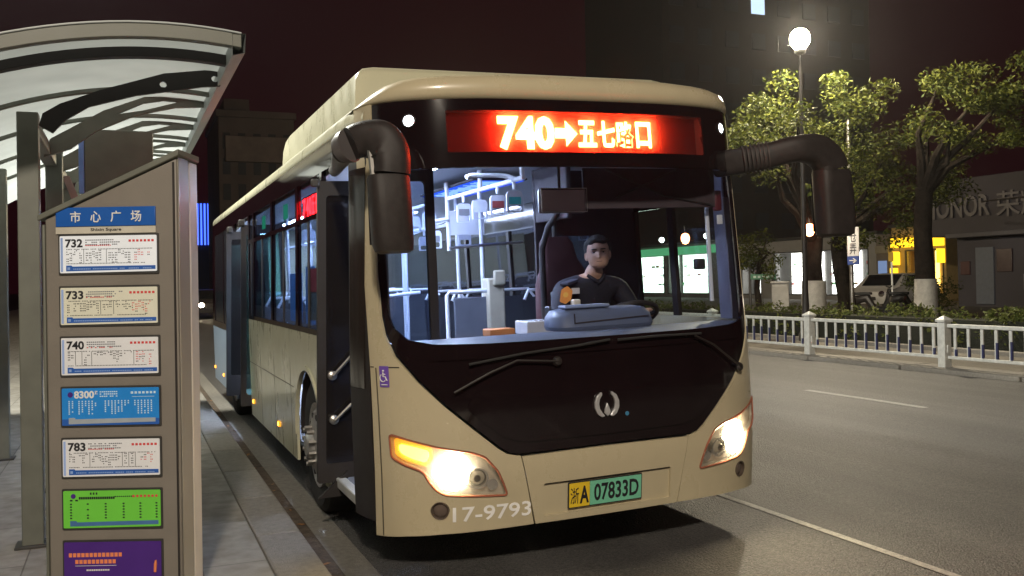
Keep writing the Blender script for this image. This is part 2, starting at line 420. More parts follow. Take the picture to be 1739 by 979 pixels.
# ------------------------------------------------------------------ planting
def leafmat(name, a, b, tr=.25):
    m = bpy.data.materials.new(name); m.use_nodes = True; nt = m.node_tree; n = nt.nodes; l = nt.links; p = n['Principled BSDF']
    oi = n.new('ShaderNodeNewGeometry'); r = n.new('ShaderNodeValToRGB')
    r.color_ramp.elements[0].color = (*a, 1); r.color_ramp.elements[1].color = (*b, 1)
    l.new(oi.outputs['Random Per Island'], r.inputs['Fac']); l.new(r.outputs['Color'], p.inputs['Base Color']); p.inputs['Roughness'].default_value = .7; p.inputs['Specular IOR Level'].default_value = .2
    t = n.new('ShaderNodeBsdfTranslucent'); l.new(r.outputs['Color'], t.inputs['Color'])
    mx = n.new('ShaderNodeMixShader'); mx.inputs['Fac'].default_value = tr
    l.new(p.outputs[0], mx.inputs[1]); l.new(t.outputs[0], mx.inputs[2]); l.new(mx.outputs[0], n['Material Output'].inputs['Surface'])
    return m
LEAF = leafmat('tree leaf', (.020,.032,.005), (.070,.075,.008))
HEDGEL = leafmat('hedge leaf', (.06,.085,.02), (.13,.14,.04))
BARK = mat('bark', (.018,.014,.011), .95, 0, .35, 9, bump=.9, bscale=25, spec=.05)
LIME = mat('lime wash', (.42,.40,.36), .9, 0, .18, 9, bump=.6, bscale=25)
def leaves(mb, c, rad, n, size, rng, sq=(1,1,.8)):
    for _ in range(n):
        d = Vector((rng.gauss(0,1), rng.gauss(0,1), rng.gauss(0,1))).normalized()*rad*(rng.random()**.45)
        p = Vector(c)+Vector((d.x*sq[0], d.y*sq[1], d.z*sq[2]))
        a = Vector((rng.gauss(0,1), rng.gauss(0,1), rng.gauss(0,.7))).normalized()*size*rng.uniform(.6, 1.25)
        b = a.cross(Vector((rng.gauss(0,1), rng.gauss(0,1), rng.gauss(0,1)))).normalized()*a.length*.42
        mb.add([p-a, p+b, p+a, p-b], [(0,1,2,3)])
def tree(loc, h0, rtr, crown_c, crown_r, nb, nl, label, seed, lean=(0,0), leafsize=.055, lime=True, sq=.75):
    rng = random.Random(seed)
    t = thing('camphor_tree', label, 'tree', loc, 0, 'trees along the verge behind the hedge')
    top = Vector((lean[0], lean[1], h0))
    pts = [Vector((0,0,-.05)), Vector((0,0,.12)), Vector((lean[0]*.2+.02, lean[1]*.2, h0*.35)), Vector((lean[0]*.6-.02, lean[1]*.6+.03, h0*.7)), top]
    mb = MB().tube(pts, [rtr*1.9, rtr*1.25, rtr, rtr*.9, rtr*.85], 12)
    cc = Vector(crown_c); cl = []
    for k in range(nb):
        while True:
            d = Vector((rng.uniform(-1,1), rng.uniform(-1,1), rng.uniform(-.9,1)))
            if .25 < d.length < 1: break
        p = cc+Vector((d.x*crown_r[0], d.y*crown_r[1], d.z*crown_r[2]))
        cl.append((p, rng.uniform(.22, .5)))
    for k in range(6):
        p = cl[k*len(cl)//6][0]; bs_ = pts[3].lerp(top, .6+.35*rng.random()) if k else top-Vector((0,0,.1)); m = top.lerp(p, .5)+Vector((rng.uniform(-.3,.3), rng.uniform(-.3,.3), rng.uniform(-.1,.35)))
        mb.tube([bs_, top.lerp(m, .5)+Vector((0,0,.1)), m, m.lerp(p, .6)+Vector((.08,0,.1)), p], [rtr*.6, rtr*.42, rtr*.28, rtr*.16, .012], 7)
    mb.build('trunk', BARK, t)
    lv = MB()
    for p, r in cl: leaves(lv, p, r*min(crown_r)/1.6+.14, nl, leafsize, rng, (1.1,1.1,sq))
    lv.build('crown', LEAF, t, False)
    if lime: MB().tube([(0,0,-.04),(0,0,.14),(lean[0]*.15+.015,lean[1]*.15,.5),(lean[0]*.24+.02,lean[1]*.24,1.25)], [rtr*1.95, rtr*1.35, rtr*1.18, rtr*1.10], 12).build('painted_trunk_band', LIME, t)
    return t
tree((13.7,13.1,.2), 2.3, .25, (-.9,-.5,4.8), (2.1,2.4,1.25), 36, 250, 'broad leafy tree directly below the round street lamp, orange flare spot on its white banded trunk', 3, (.15,.1))
tree((15.9,14.4,.2), 2.3, .22, (.2,-1.2,3.4), (2.1,1.9,1.3), 32, 230, 'leafy tree with a dark unpainted trunk right behind the white street sign', 5, (-.1,.2), lime=False)
tree((15.4,11.4,.2), 3.3, .22, (1.0,-.6,5.0), (1.9,1.5,1.0), 26, 240, 'tree with flared white painted trunk base in front of the yellow shop', 8, (.05,0))
tree((19.0,9.6,.2), 3.4, .2, (.4,.6,5.6), (2.2,2.0,1.1), 28, 240, 'tree at the right edge of the picture, its crown over the grey shopfront', 12)
tree((15.1,17.0,.2), 1.5, .09, (-.2,-.1,1.9), (.75,.75,.75), 20, 90, 'slender young tree close beside the bus windscreen, by the green name sign', 15, leafsize=.055, lime=False)
# hedge
rng = random.Random(2); lv = MB()
for k in range(640):
    y = rng.uniform(-4, 26); x = 12.62+rng.uniform(0,.9)
    z = .2+rng.uniform(.05,.66)
    leaves(lv, (x, y, z), .22, 34, .055, rng)
h = thing('clipped_hedge', 'long low clipped hedge running behind the white railing', 'hedge', (13.5, 10, .2))
o = lv.build('foliage', HEDGEL, h, False); o.location = (-13.5,-10,-.2)
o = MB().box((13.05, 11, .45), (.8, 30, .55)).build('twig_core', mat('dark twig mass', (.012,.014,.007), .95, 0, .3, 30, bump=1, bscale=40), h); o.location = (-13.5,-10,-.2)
rng = random.Random(6); lv = MB()
for k in range(420):
    leaves(lv, (rng.uniform(16.2,18.8), rng.uniform(-3,9.5), .2+rng.uniform(0,.7)*rng.random()+.05), .24, 26, .06, rng)
h = thing('shrub_bed', 'dark ragged shrubs filling the verge in front of the grey shopfront', 'shrubs', (17, 6, .2))
o = lv.build('foliage', HEDGEL, h, False); o.location = (-17,-6,-.2)
mb = MB(); rng = random.Random(4)
for k in range(1500):
    x = rng.uniform(13.0, 18.8); y = rng.uniform(2, 24); a = rng.uniform(0, 6.3); hgt = rng.uniform(.1,.32); w = .012
    c = Vector((x, y, .2)); tip = c+Vector((math.cos(a)*.08, math.sin(a)*.08, hgt)); s = Vector((-math.sin(a)*w, math.cos(a)*w, 0))
    mb.add([c-s, c+s, tip], [(0,1,2)])
tag(mb.build('grass', HEDGEL, None, False), None, None, None, 'stuff')

# ------------------------------------------------------------------ street furniture beyond the railing
LAMPE = emit('lamp globe glow', (1,.87,.64), 2500)
def lamp(loc, label, arm=0):
    t = thing('street_lamp', label, 'street lamp', loc, 0, 'globe lamps along the road')
    MB().lathe([(.16,0),(.16,.25),(.1,.4),(.06,1.2),(.035,6.2),(.03,6.28)], None, 16).build('pole', BLACKM, t)
    MB().lathe([(.06,6.28),(.12,6.32),(.13,6.38),(.10,6.42)], None, 16).build('collar', DARKSTEEL, t)
    MB().lathe([(.02,6.40),(.12,6.43),(.19,6.52),(.21,6.62),(.19,6.72),(.12,6.81),(.02,6.84)], None, 20).build('globe', LAMPE, t)
    return t
lamp((12.28,11.65,.05), 'round glowing globe street lamp above the tree to the right of the bus')
def point(name, loc, power, col=(1,.80,.52), size=.2, spot=None):
    L = bpy.data.lights.new(name, 'SPOT' if spot else 'POINT'); L.energy = power; L.color = col; L.shadow_soft_size = size
    o = bpy.data.objects.new(name, L); COL.objects.link(o); o.location = loc
    if spot: L.spot_size = spot[1]; L.spot_blend = .6; o.rotation_euler = Vector(spot[0]).to_track_quat('-Z', 'Y').to_euler()
    return o
# added lamp shapes standing in for orange flare and reflection spots
FLARE = emit('lantern glow', (1,.30,.12), 22)
def flare_lantern(loc, label):
    t = thing('flare_lantern', label, 'flare_lantern', loc, 0, 'added orange lamp shapes for flare spots')
    MB().lathe([(.02,-.14),(.07,-.12),(.11,-.04),(.115,.05),(.08,.13),(.02,.15)], None, 14).build('shade', FLARE, t)
    MB().lathe([(.05,.15),(.055,.17),(.02,.19)], None, 12).build('cap', DARKSTEEL, t)
    MB().tube([(0,0,.18),(.02,.05,.3),(.1,.2,.36)], .012, 6).build('bracket', DARKSTEEL, t)
flare_lantern((13.35,12.75,2.62), 'glowing orange lamp shape added for a flare spot on the trunk just below the right wing mirror')
flare_lantern((12.75,17.0,2.63), 'glowing orange lamp shape added for a reflection seen through the driver side of the windscreen')
# white street sign
SIGNB = mat('sign blue', (.03,.07,.30), .4, 0, .05, 8)
t = thing('street_sign', 'tall pole with white street name box over a blue arrow panel', 'street sign', (14.55, 12.75, .2), R(-42))
MB().lathe([(.06,0),(.05,.3),(.04,5.0),(.01,5.04)], None, 12).build('pole', STEEL, t)
so = plane_surf((.02,-.11,0),(1,0,0),(0,0,1))
MB().box((.05,-.055,2.15), (.26,.1,.68)).build('name_box', WHITE, t, True, .008)
MB().box((.05,-.055,1.71), (.27,.1,.2)).build('arrow_panel', SIGNB, t, True, .008)
lettering('name_text', '仓\n弄', INK, so, -.05, 1.86, .10, 2.40, t)
lettering('arrow_text', '→', WHITE, so, -.06, 1.65, .10, 1.77, t, bold=.02)
# green name sign
t = thing('name_sign', 'small green street name plate on a thin post by the young tree', 'street sign', (14.75, 16.9, .2), R(-38))
MB().lathe([(.05,0),(.04,.2),(.035,1.75),(.01,1.78)], None, 10).build('post', DARKSTEEL, t)
MB().box((.36,-.03,1.37), (.68,.03,.15)).build('plate', mat('green plate paint', (.03,.12,.06), .4), t, True, .005)
mb = MB()
for k in range(5): mb.box((.13+.115*k, -.047, 1.37), (.07,.004,.06))
mb.build('plate_text', mat('faded letter', (.35,.42,.36), .5), t)
# cabinet
t = thing('utility_cabinet', 'pale grey utility cabinet standing behind the hedge', 'cabinet', (14.35, 15.1, .2), R(-40))
MB().box((0,0,.6), (.42,.34,1.2)).build('body', mat('cabinet grey', (.26,.25,.23), .6), t, True, .012)
MB().box((0,0,1.22), (.47,.39,.05)).build('lid', mat('cabinet lid', (.30,.29,.27), .6), t, True, .01)
MB().box((0,-.176,.62), (.36,.012,1.0)).build('door', mat('cabinet door', (.24,.23,.21), .6), t, True, .004)
# scooter behind hedge
def scooter(loc, rz, label):
    t = thing('electric_scooter', label, 'scooter', loc, rz, 'scooters parked on the far pavement')
    for x in (-.6, .6):
        M = Matrix.Translation((x,0,.24)) @ Matrix.Rotation(R(90), 4, 'X')
        MB().lathe([(.13,-.05),(.2,-.06),(.24,-.03),(.24,.03),(.2,.06),(.13,.05)], M, 18).build('wheel', RUBBER, t)
    MB().tube([(-.62,0,.35),(-.5,0,.62),(-.2,0,.66),(.0,0,.34),(.28,0,.32),(.42,0,.6),(.45,0,.95)], [.09,.15,.14,.1,.09,.09,.05], 10).build('body', BLACKM, t)
    MB().tube([(.45,-.3,1.02),(.47,0,.98),(.45,.3,1.02)], .02, 8).build('handlebar', DARKSTEEL, t)
    MB().box((-.35,0,.8), (.55,.24,.09)).build('seat', RUBBER, t, True, .03)
    MB().box((.5,0,.62), (.06,.34,.5), (0,R(-18),0)).build('front_shield', BLACKM, t, True, .02)
scooter((19.8,17.6,.2), R(-60), 'dark parked scooter half hidden behind the hedge, left of the pale car')
scooter((20.3,16.6,.2), R(-50), 'dark parked scooter nearest to the front of the pale car')

# ------------------------------------------------------------------ cars
def car(loc, rz, paint, label, lights=None, name='parked_car', group=None):
    t = thing(name, label, 'car', loc, rz, group)
    prof = [(2.2,.3),(2.25,.55),(2.15,.75),(1.15,.92),(.45,1.38),(-.75,1.42),(-1.55,1.0),(-2.15,.92),(-2.25,.6),(-2.2,.3)]
    rows = []
    for yy, sc, dz in ((-.86,.94,.0),(-.9,1,.0),(-.78,1,.0),(.78,1,.0),(.9,1,.0),(.86,.94,.0)):
        inset = .12 if abs(yy) > .8 else 0
        rows.append([Vector((x*sc, yy*(1-.22*max(0,(z-.85))/.6), z)) for x, z in prof])
    mb = MB().loft(rows, True); n = len(prof)
    mb.f += [tuple(range(n))[::-1], tuple(range(5*n, 6*n))]
    mb.build('body', paint, t, True, .03)
    gl = mat('car glass', (.01,.012,.014), .1)
    MB().prism([(1.1,.95),(.48,1.36),(.44,1.36),(1.0,.95)], lambda u, v: Vector((u+.03,-.64,v+.012)), (0,1.28,0)).build('windscreen', gl, t)
    for s in (-1, 1):
        MB().add([(.85,s*.905,.95),(.38,s*.80,1.33),(-.68,s*.80,1.36),(-1.25,s*.905,.98)], [(0,1,2,3)]).build('side_window', gl, t)
        for x in (-1.35, 1.35):
            M = Matrix.Translation((x, s*.84, .32)) @ Matrix.Rotation(R(90), 4, 'X')
            w = MB().lathe([(.2,-.1),(.3,-.11),(.33,-.06),(.33,.06),(.3,.11),(.2,.1)], M, 20).build('wheel', RUBBER, t)
            MB().lathe([(.02,-.115),(.19,-.115),(.2,-.1),(.2,.1),(.19,.115),(.02,.115)], M, 16).build('hubcap', ALU, w)
        MB().lathe([(.02,0),(.11,-.02),(.12,-.06)], Matrix.Translation((2.26,s*.66,.66)) @ Matrix.Rotation(R(90), 4, 'Y'), 14).build('headlight', lights or CHROME, t)
    MB().box((2.24,0,.5), (.06,.9,.12)).build('grille', BLACKM, t, True, .01)
    return t
car((26.1,23.3,.2), R(200), mat('silver car paint', (.42,.40,.38), .35), 'pale silver car parked by the yellow shop, half hidden by a tree')
car((2.75,44.8,.05), R(-90), mat('dark car paint', (.04,.035,.035), .3), 'oncoming car far behind the bus with a glaring headlight', emit('car beam glow', (1,.85,.6), 60), 'oncoming_car')

# ------------------------------------------------------------------ shops across the road
PLAST = mat('white rendered wall', (.24,.235,.23), .8, 0, .08, 2)
GREYW = mat('grey shop wall', (.05,.046,.058), .8, 0, .15, 1.5, bump=.2, bscale=8)
GREYB = mat('grey sign board', (.036,.031,.038), .7, 0, .15, 1.5)
LETG = mat('unlit channel letter', (.062,.056,.066), .5, 0, .08, 4)
def frontsurf(x): return lambda u, v, off=0.: Vector((x-off, u, v))      # facade facing the road, u = world y
SHOPW = emit('shop interior white', (1,.97,.90), 7)
SHOPG = emit('shop interior greenish', (.85,1,.82), 5)
SHOPY = emit('shop interior yellow', (1,.62,.14), 5)
SIGNY = emit('yellow sign glow', (1,.58,.02), 2.2)
SHELFM = mat('shop shelf', (.3,.29,.27), .6)
goods = [mat('goods '+n, c, .6) for n, c in (('red',(.4,.05,.04)),('green',(.08,.25,.10)),('brown',(.2,.11,.05)),('blue',(.06,.12,.35)))]
def shop_window(b, x, y0, y1, z0, z1, glow, seed):
    """recessed lit bay: glowing back wall, shelves with goods, glass and frame"""
    rng = random.Random(seed)
    f = MB()
    for (a, c) in (((x-.03,y0-.06,z0-.06),(x+.06,y0,z1+.06)), ((x-.03,y1,z0-.06),(x+.06,y1+.06,z1+.06)), ((x-.03,y0,z1),(x+.06,y1,z1+.06)), ((x-.03,y0,z0-.06),(x+.06,y1,z0))): f.span(a, c)
    w = f.build('window', DARKSTEEL, b)
    MB().span((x+1.3,y0,z0), (x+1.34,y1,z1)).build('lit_back_wall', glow, w)
    m = MB()
    for k in range(3):
        zz = z0+(z1-z0)*(.18+.24*k)
        m.span((x+.95,y0+.1+(y1-y0)*.1*k,zz), (x+1.25,y1-.1,zz+.03))
    m.build('shelf', SHELFM, w)
    for g in range(4 if seed % 2 else 2):
        m = MB()
        for k in range(6 if seed % 2 else 3):
            yy = rng.uniform(y0+.1, y1-.3); zz = z0+(z1-z0)*(.2+.24*rng.randint(0,2))
            m.span((x+1.0,yy,zz+.03), (x+1.18,yy+rng.uniform(.06,.22),zz+rng.uniform(.08,.22)))
        m.build('goods', goods[g], w)
    MB().span((x+.01,y0,z0), (x+.015,y1,z1)).build('pane', glass('shop glass %d' % seed, (.95,.97,.97), .05), w)
def facade(name, label, x, y0, y1, h, wallm, wins, cat='shop'):
    b = thing(name, label, cat, (0,0,0))
    ys = [y0]+[v for w in wins for v in (w[0], w[1])]+[y1]
    m = MB()
    for i in range(0, len(ys), 2):
        if ys[i+1]-ys[i] > .01: m.span((x, ys[i], .1), (x+.3, ys[i+1], h))
    for w in wins:
        m.span((x, w[0], .1), (x+.3, w[1], w[2])); m.span((x, w[0], w[3]), (x+.3, w[1], h))
    m.span((x+1.4, y0, .1), (x+7, y1, h-.02)); m.span((x+.3, y0, .1), (x+1.4, y0+.15, h)); m.span((x+.3, y1-.15, .1), (x+1.4, y1, h)); m.span((x+.3,y0,h-.2), (x+1.4,y1,h-.01)); m.span((x+.3,y0,.1), (x+1.4,y1,.3))
    m.build('wall', wallm, b, False)
    MB().span((x-.12, y0-.1, h), (x+7, y1+.1, h+.18)).build('roof', DARKSTEEL, b, True, .02)
    return b
W1 = [(35.1,36.5,.5,2.95),(37.0,39.4,.5,3.0),(40.1,43.0,.5,3.0),(44.4,46.3,.5,3.0)]
b = facade('white_shop', 'long white single storey shop with brightly lit display windows', 36.0, 34.42, 47.2, 3.75, PLAST, W1)
for i, w in enumerate(W1): shop_window(b, 36.0, *w, SHOPW, 20+i)
W2 = [(50.2,55.4,.5,3.3),(56.0,61.6,.5,3.3)]  # lit bays enlarged to add brightness behind the driver side windows
b = facade('green_lit_shop', 'shop with a pale green glow added behind the bus driver side windows', 36.0, 47.3, 63, 4.0, PLAST, W2)
for i, w in enumerate(W2): shop_window(b, 36.0, *w, SHOPG, 30+i)
MB().span((35.85,48.5,3.3), (35.98,62,3.85)).build('sign_board', emit('green sign glow', (.25,1,.45), .5), b, True, .02)
for yy in (49.6, 55.4): MB().lathe([(.02,-.2),(.15,-.14),(.2,0),(.15,.14),(.02,.2)], Matrix.Translation((35.5,yy,4.45)), 14).build('reflection_globe', emit('white reflection globe', (.9,1,.9), 12), b)  # globes added for the round reflections in the windscreen
W3 = [(30.05,30.8,.3,2.75),(31.5,32.4,.6,2.75)]
b = facade('yellow_shop', 'small shop glowing yellow between the white shop and the grey shopfront', 36.0, 29.85, 33.36, 4.0, mat('ochre wall', (.35,.25,.10), .8), W3)
for i, w in enumerate(W3): shop_window(b, 36.0, *w, SHOPY, 40+i)
MB().span((35.84,29.9,2.95), (35.98,33.3,3.45)).build('sign_board', SIGNY, b, True, .02)
for yy, z0_ in ((29.86, 2.1), (32.75, 2.05), (32.9, 1.2)): MB().span((35.5,yy,z0_), (35.95,yy+.12,z0_+.7)).build('projecting_sign', SIGNY, b, True, .01)
b = thing('grey_shop', 'unlit grey shopfront with large dull letters on its sign band', 'shop', (0,0,0))
MB().span((30.9,10,.1), (36,24.55,3.1)).build('wall', GREYW, b, True, .02)
MB().span((30.5,9.8,3.12), (36,25.9,5.45)).build('sign_band', GREYB, b, True, .03)
MB().span((30.3,9.8,3.02), (30.9,24.6,3.2)).build('canopy', mat('pale canopy edge', (.075,.072,.082), .7), b, True, .02)
sf = lambda u, v, off=0.: Vector((30.5-off, 25.75-u, v))
lettering('sign_text', 'HONOR', LETG, sf, 0, 3.85, 3.25, 4.72, b, .05, .08, .02)
lettering('sign_text', '荣耀', LETG, sf, 3.55, 3.75, 5.7, 4.75, b, .05, .08, .01)
MB().span((30.84,22.75,.3), (30.92,23.6,2.6)).build('door', mat('pale blue shutter', (.10,.115,.15), .6, 0, .1, 6), b, True, .01)
for (a, c, z0, z1, mm) in ((23.9,24.35,1.5,2.05,(.07,.03,.03)),(21.9,22.6,1.6,2.5,(.05,.03,.035)),(17.5,20.2,.5,2.4,(.03,.03,.035))):
    MB().span((30.84,a,z0), (30.93,c,z1)).build('window', mat('dark shop pane', mm, .25), b, True, .01)
for (yy, zz, hh) in ((21.3,.9,.6),(20.3,.8,1.5),(20.0,.8,1.5)):
    MB().span((30.8,yy,zz), (30.83,yy+.05,zz+hh)).build('window_strip', mat('strip %g' % yy, (.55,.57,.6), .4), b)

b = thing('door_house', 'narrow grey house front with a pale blue lit door beside the white shop', 'building', (0,0,0))
MB().span((35.9,33.4,.1), (40,34.38,3.7)).build('wall', mat('dull beige wall', (.13,.11,.09), .8, 0, .15, 2), b, True, .02)
MB().span((35.84,33.62,.3), (35.92,34.2,2.3)).build('door', emit('door glow', (.35,.5,.85), .5), b, True, .01)
MB().span((35.80,33.44,2.7), (35.92,34.36,3.1)).build('name_board', mat('small board', (.22,.20,.15), .6), b, True, .01)
t = thing('round_shrub', 'dark rounded shrub between the pale car and the painted tree trunk', 'shrub', (22.6, 18.0, .2))
rng = random.Random(31); lv = MB()
for k in range(46): leaves(lv, (rng.gauss(0,.32), rng.gauss(0,.32), .25+rng.random()*.9), .3, 50, .05, rng)
lv.build('foliage', HEDGEL, t, False)
MB().tube([(0,0,-.02),(.02,.01,.4),(.0,.03,.9)], [.05,.04,.02], 8).build('stem', BARK, t)
t = thing('marker_post', 'thin pale post standing in front of the pale parked car', 'post', (22.0, 19.1, .2))
MB().lathe([(.045,0),(.03,.1),(.03,1.75),(.02,1.78)], None, 10).build('pole', WHITE, t)
MB().box((-.03,0,1.95), (.03,.2,.3)).build('plate', mat('amber plate', (.5,.30,.03), .5), t, True, .01)
tag(MB().tube(curve([(27.0,19.9,4.1),(26.3,17.9,4.05),(25.7,16.0,4.0),(24.7,14.2,4.2),(23.6,12.3,4.6),(22.9,10.1,5.3)]), .035, 6).build('overhead_cable', BLACKM), 'black cable drooping across the grey shop sign', 'cable')
# ------------------------------------------------------------------ towers in the dark
def tower(name, label, x0, y0, w, d, h, wallm, floors, cols, lit=()):
    t = thing(name, label, 'building', (x0, y0, 0))
    MB().box((w/2, d/2, h/2), (w, d, h)).build('wall', wallm, t, True, .05)
    win = mat('dark pane '+name, (.02,.02,.025), .7)
    lw = emit('lit pane '+name, (.6,.8,1), 1.2)
    for i in range(floors):
        for j in range(cols):
            z = 2+(h-3)*(i+.2)/floors; x = w*(j+.25)/cols
            MB().box((x+w*.25/cols, -.03, z+.7), (w*.5/cols, .08, 1.4)).build('window', lw if (i, j) in lit else win, t)
    MB().box((w/2, d/2, h+.3), (w+.4, d+.4, .6)).build('parapet', wallm, t, True, .05)
    MB().box((w*.3, d/2, h+1.4), (w*.35, d*.4, 1.8)).build('roof_house', wallm, t, True, .05)
    return t
TW = mat('dim brown tower wall', (.10,.075,.065), .9, 0, .25, .4)
t = tower('apartment_tower', 'dim brown apartment tower with a stepped top rising left of the bus roof', 6.2, 79, 6.4, 12, 16.2, TW, 6, 5)
MB().box((3.2,-.4,13.4), (5.4,.7,2.2)).build('balcony_band', mat('paler band', (.17,.13,.11), .9, 0, .3, .6), t, True, .05)
tower('high_rise', 'tall dark apartment block in the night sky behind the bus roof', 40, 62, 22, 14, 34, mat('dark tower wall', (.03,.024,.022), .9, 0, .2, .4), 10, 8, ((7,3),))
t = thing('blue_lit_building', 'distant building with vertical stripes of bright blue light', 'building', (4.6, 100, 0))
MB().box((2,3,5.3), (4,6,10.6)).build('wall', mat('blue lit wall', (.03,.04,.10), .7), t, True, .05)
BL = emit('blue strip glow', (.05,.12,1), 3.); BW = emit('pale blue strip glow', (.45,.65,1), 3.)
for k in range(9): MB().box((.12+.36*k,-.06,8.3), (.17,.12,4.4)).build('light_strip', BW if k < 3 else BL, t)
t = thing('roadside_block', 'dark low building beyond the shelter posts', 'building', (-16, 16, 0))
MB().box((0,10,2.2), (6,30,4.4)).build('wall', mat('dark brown wall', (.05,.035,.03), .9, 0, .3, 1), t, True, .04)
for k in range(6): MB().box((3.03,-2+4.4*k,2.1), (.08,1.7,1.5)).build('window', BLACKG, t)
MB().box((0,10,4.5), (6.5,30.5,.25)).build('roof', DARKSTEEL, t, True, .03)
# ------------------------------------------------------------------ bus stop pillar with route panels
pil = thing('bus_stop_pillar', 'tall taupe bus stop pillar with a slanted top and a column of route panels', 'bus stop sign', (-1.199, .007, .146), -R(22.33))
PZ = .146
PS = plane_surf((0,0,-PZ), (1,0,0), (0,0,1))      # face of the pillar, v = height above the road
mb = MB().prism([(-.335,0),(.26,0),(.26,2.15-PZ),(-.335,1.885-PZ)], lambda u, v: Vector((u,.004,v)), (0,.25,0))
mb.build('body', PILLAR, pil, True, .008)
mb = MB().prism([(-.36,1.875-PZ),(.27,2.157-PZ),(.276,2.16-PZ),(.276,2.188-PZ),(-.36,1.902-PZ)], lambda u, v: Vector((u,-.015,v)), (0,.28,0))
mb.build('cap', SHELTER, pil, True, .004)
MB().span((.243,-.004,0), (.251,.004,2.13-PZ)).build('seam', BLACKM, pil, False)
MB().span((.2602,.012,0), (.266,.145,2.155-PZ)).build('trim', PILTRIM, pil, True, .006)
MB().span((.2602,.150,0), (.269,.252,2.15-PZ)).build('edge_strip', PILSTRIP, pil, True, .008)
MB().span((-.348,.0,0), (-.335,.25,1.86-PZ)).build('trim', SHELTER, pil, True, .004)
hd = patch('name_header', rect(-.282,1.848,.166,1.934), PS, BLUEH, pil, .006, .006, step=.2, bevel=.002)
for k, ch in enumerate('市心广场'):
    u = -.215+k*.0905
    o = lettering('header_text', ch, WHITE, PS, u, 1.866, u+.047, 1.916, hd, .008, .002, .012)
hs = patch('name_strip', rect(-.282,1.816,.166,1.846), PS, mat('cream strip', (.55,.52,.44), .5), pil, .005, .005, step=.2)
lettering('strip_text', 'Shixin Square', INK, PS, -.125, 1.823, .012, 1.840, hs, .006, .002, .01)
def dashes(mb, u0, v0, u1, v1, w, h, gap, rng, fill=.8, off=.0085):
    u = u0
    while u < u1-w*.5:
        if rng.random() < fill:
            a = [PS(u, v0, off), PS(min(u+w, u1), v0, off), PS(min(u+w, u1), v0+h, off), PS(u, v0+h, off)]
            mb.add(a, [(0,1,2,3)])
        u += w+gap
def route_panel(z1, sheet_m, num, label, kind, seed, z0=None):
    rng = random.Random(seed); z0 = z0 or z1-.166; u0, u1 = -.264, .170
    f = patch('route_panel', rect(u0-.008, z0-.008, u1+.008, z1+.008, .006), PS, DARKSTEEL, pil, .003, .004, step=.2); tag(f, label)
    patch('sheet', rpoly([(u0,z0),(u1,z0+.003),(u1,z1-.001),(u0,z1)], .006), PS, sheet_m, f, .0075, .004, step=.2)
    if kind == 'route':
        for s in ((u0+.003, .012),): patch('side_stripe', rect(u0+.004, z0+.006, u0+.014, z1-.008), PS, mat('pale blue stripe %s' % num, (.32,.45,.8), .4), f, .0082, .001, step=.3)
        lettering('route_number', num, INK, PS, u0+.025, z1-.052, u0+.025+.026*len(num), z1-.014, f, .0085, .001, .03)
        k = MB(); g = MB(); rd = MB()
        for i in range(3): dashes(g, u0+.115, z1-.022-.010*i, u0+.115+rng.uniform(.12,.17), z1, .007, .0045, .0022, rng, .9)
        dashes(rd, u0+.115, z1-.046, u0+.23, z1, .007, .004, .0022, rng, .9)
        dashes(rd, u1-.125, z1-.030, u1-.012, z1, .011, .010, .006, rng, 1)
        dashes(k, u0+.03, z1-.062, u1-.02, z1, .004, .0035, .0028, rng, .9)
        dashes(k, u0+.03, z0+.040, u1-.05, z1, .004, .0035, .0028, rng, .9)
        for c in range(26):
            uu = u0+.03+c*.0145
            if rng.random() < .78:
                off = rng.choice((0, .006, -.006))
                for r_ in range(rng.randint(1, 5)):
                    vv = z1-.074+off-.0105*r_
                    dashes(rd if (c > 19 and rng.random() < .7) else k, uu, vv, uu+.0115, z1, .0042, .0042, .002, rng, .85)
            elif rng.random() < .6: dashes(k, uu+.004, z0+.045, uu+.006, z1, .002, .06, .01, rng, 1)
        k.build('print_black', INK, f, False); g.build('print_grey', INKG, f, False); rd.build('print_red', INKR, f, False)
        b = patch('blue_footer', rpoly([(u0+.028,z0+.008),(u1-.006,z0+.012),(u1-.006,z0+.029),(u0+.056,z0+.029),(u0+.052,z0+.034),(u0+.028,z0+.034)], 0), PS, INKB, f, .0083, .001, step=.3)
        w = MB(); dashes(w, u0+.06, z0+.015, u1-.02, z1, .006, .005, .002, rng, .9, .0092); dashes(w, u0+.034, z0+.014, u0+.046, z1, .012, .012, .01, rng, 1, .0092)
        w.build('footer_print', mat('pale footer print %s' % num, (.25,.38,.7), .5), b, False)
    return f, u0, u1, z0
LITP = mat('backlit printed sheet', (.78,.80,.84), .35, 0, .03, 8, emis=(.75,.9,1), estr=.16)
route_panel(1.806, LITP, '732', 'white backlit route panel headed 732', 'route', 1)
route_panel(1.574, PAPERC, '733', 'cream route panel headed 733', 'route', 2)
route_panel(1.349, PAPER, '740', 'white route panel headed 740', 'route', 3)
f, u0, u1, z0 = route_panel(1.124, SKYB, '', 'bright blue route panel headed 8300', '', 4)
rng = random.Random(44); z1 = 1.124
PALEB = mat('pale blue print', (.55,.75,.95), .5)
lettering('route_number', '8300', WHITE, PS, u0+.055, z1-.046, u0+.145, z1-.012, f, .0085, .001, .035)
lettering('route_number', '路', WHITE, PS, u0+.148, z1-.030, u0+.163, z1-.012, f, .0085, .001, .02)
patch('badge', circ(u0+.038, z1-.029, .012), PS, PURP, f, .0083, .001, step=.3)
g = MB()
for i in range(3): dashes(g, u0+.17, z1-.02-.010*i, u0+.25, z1, .007, .005, .002, rng, .9)
dashes(g, u1-.125, z1-.028, u1-.014, z1, .011, .010, .006, rng, 1); dashes(g, u1-.12, z1-.042, u1-.02, z1, .1, .002, .01, rng, 1)
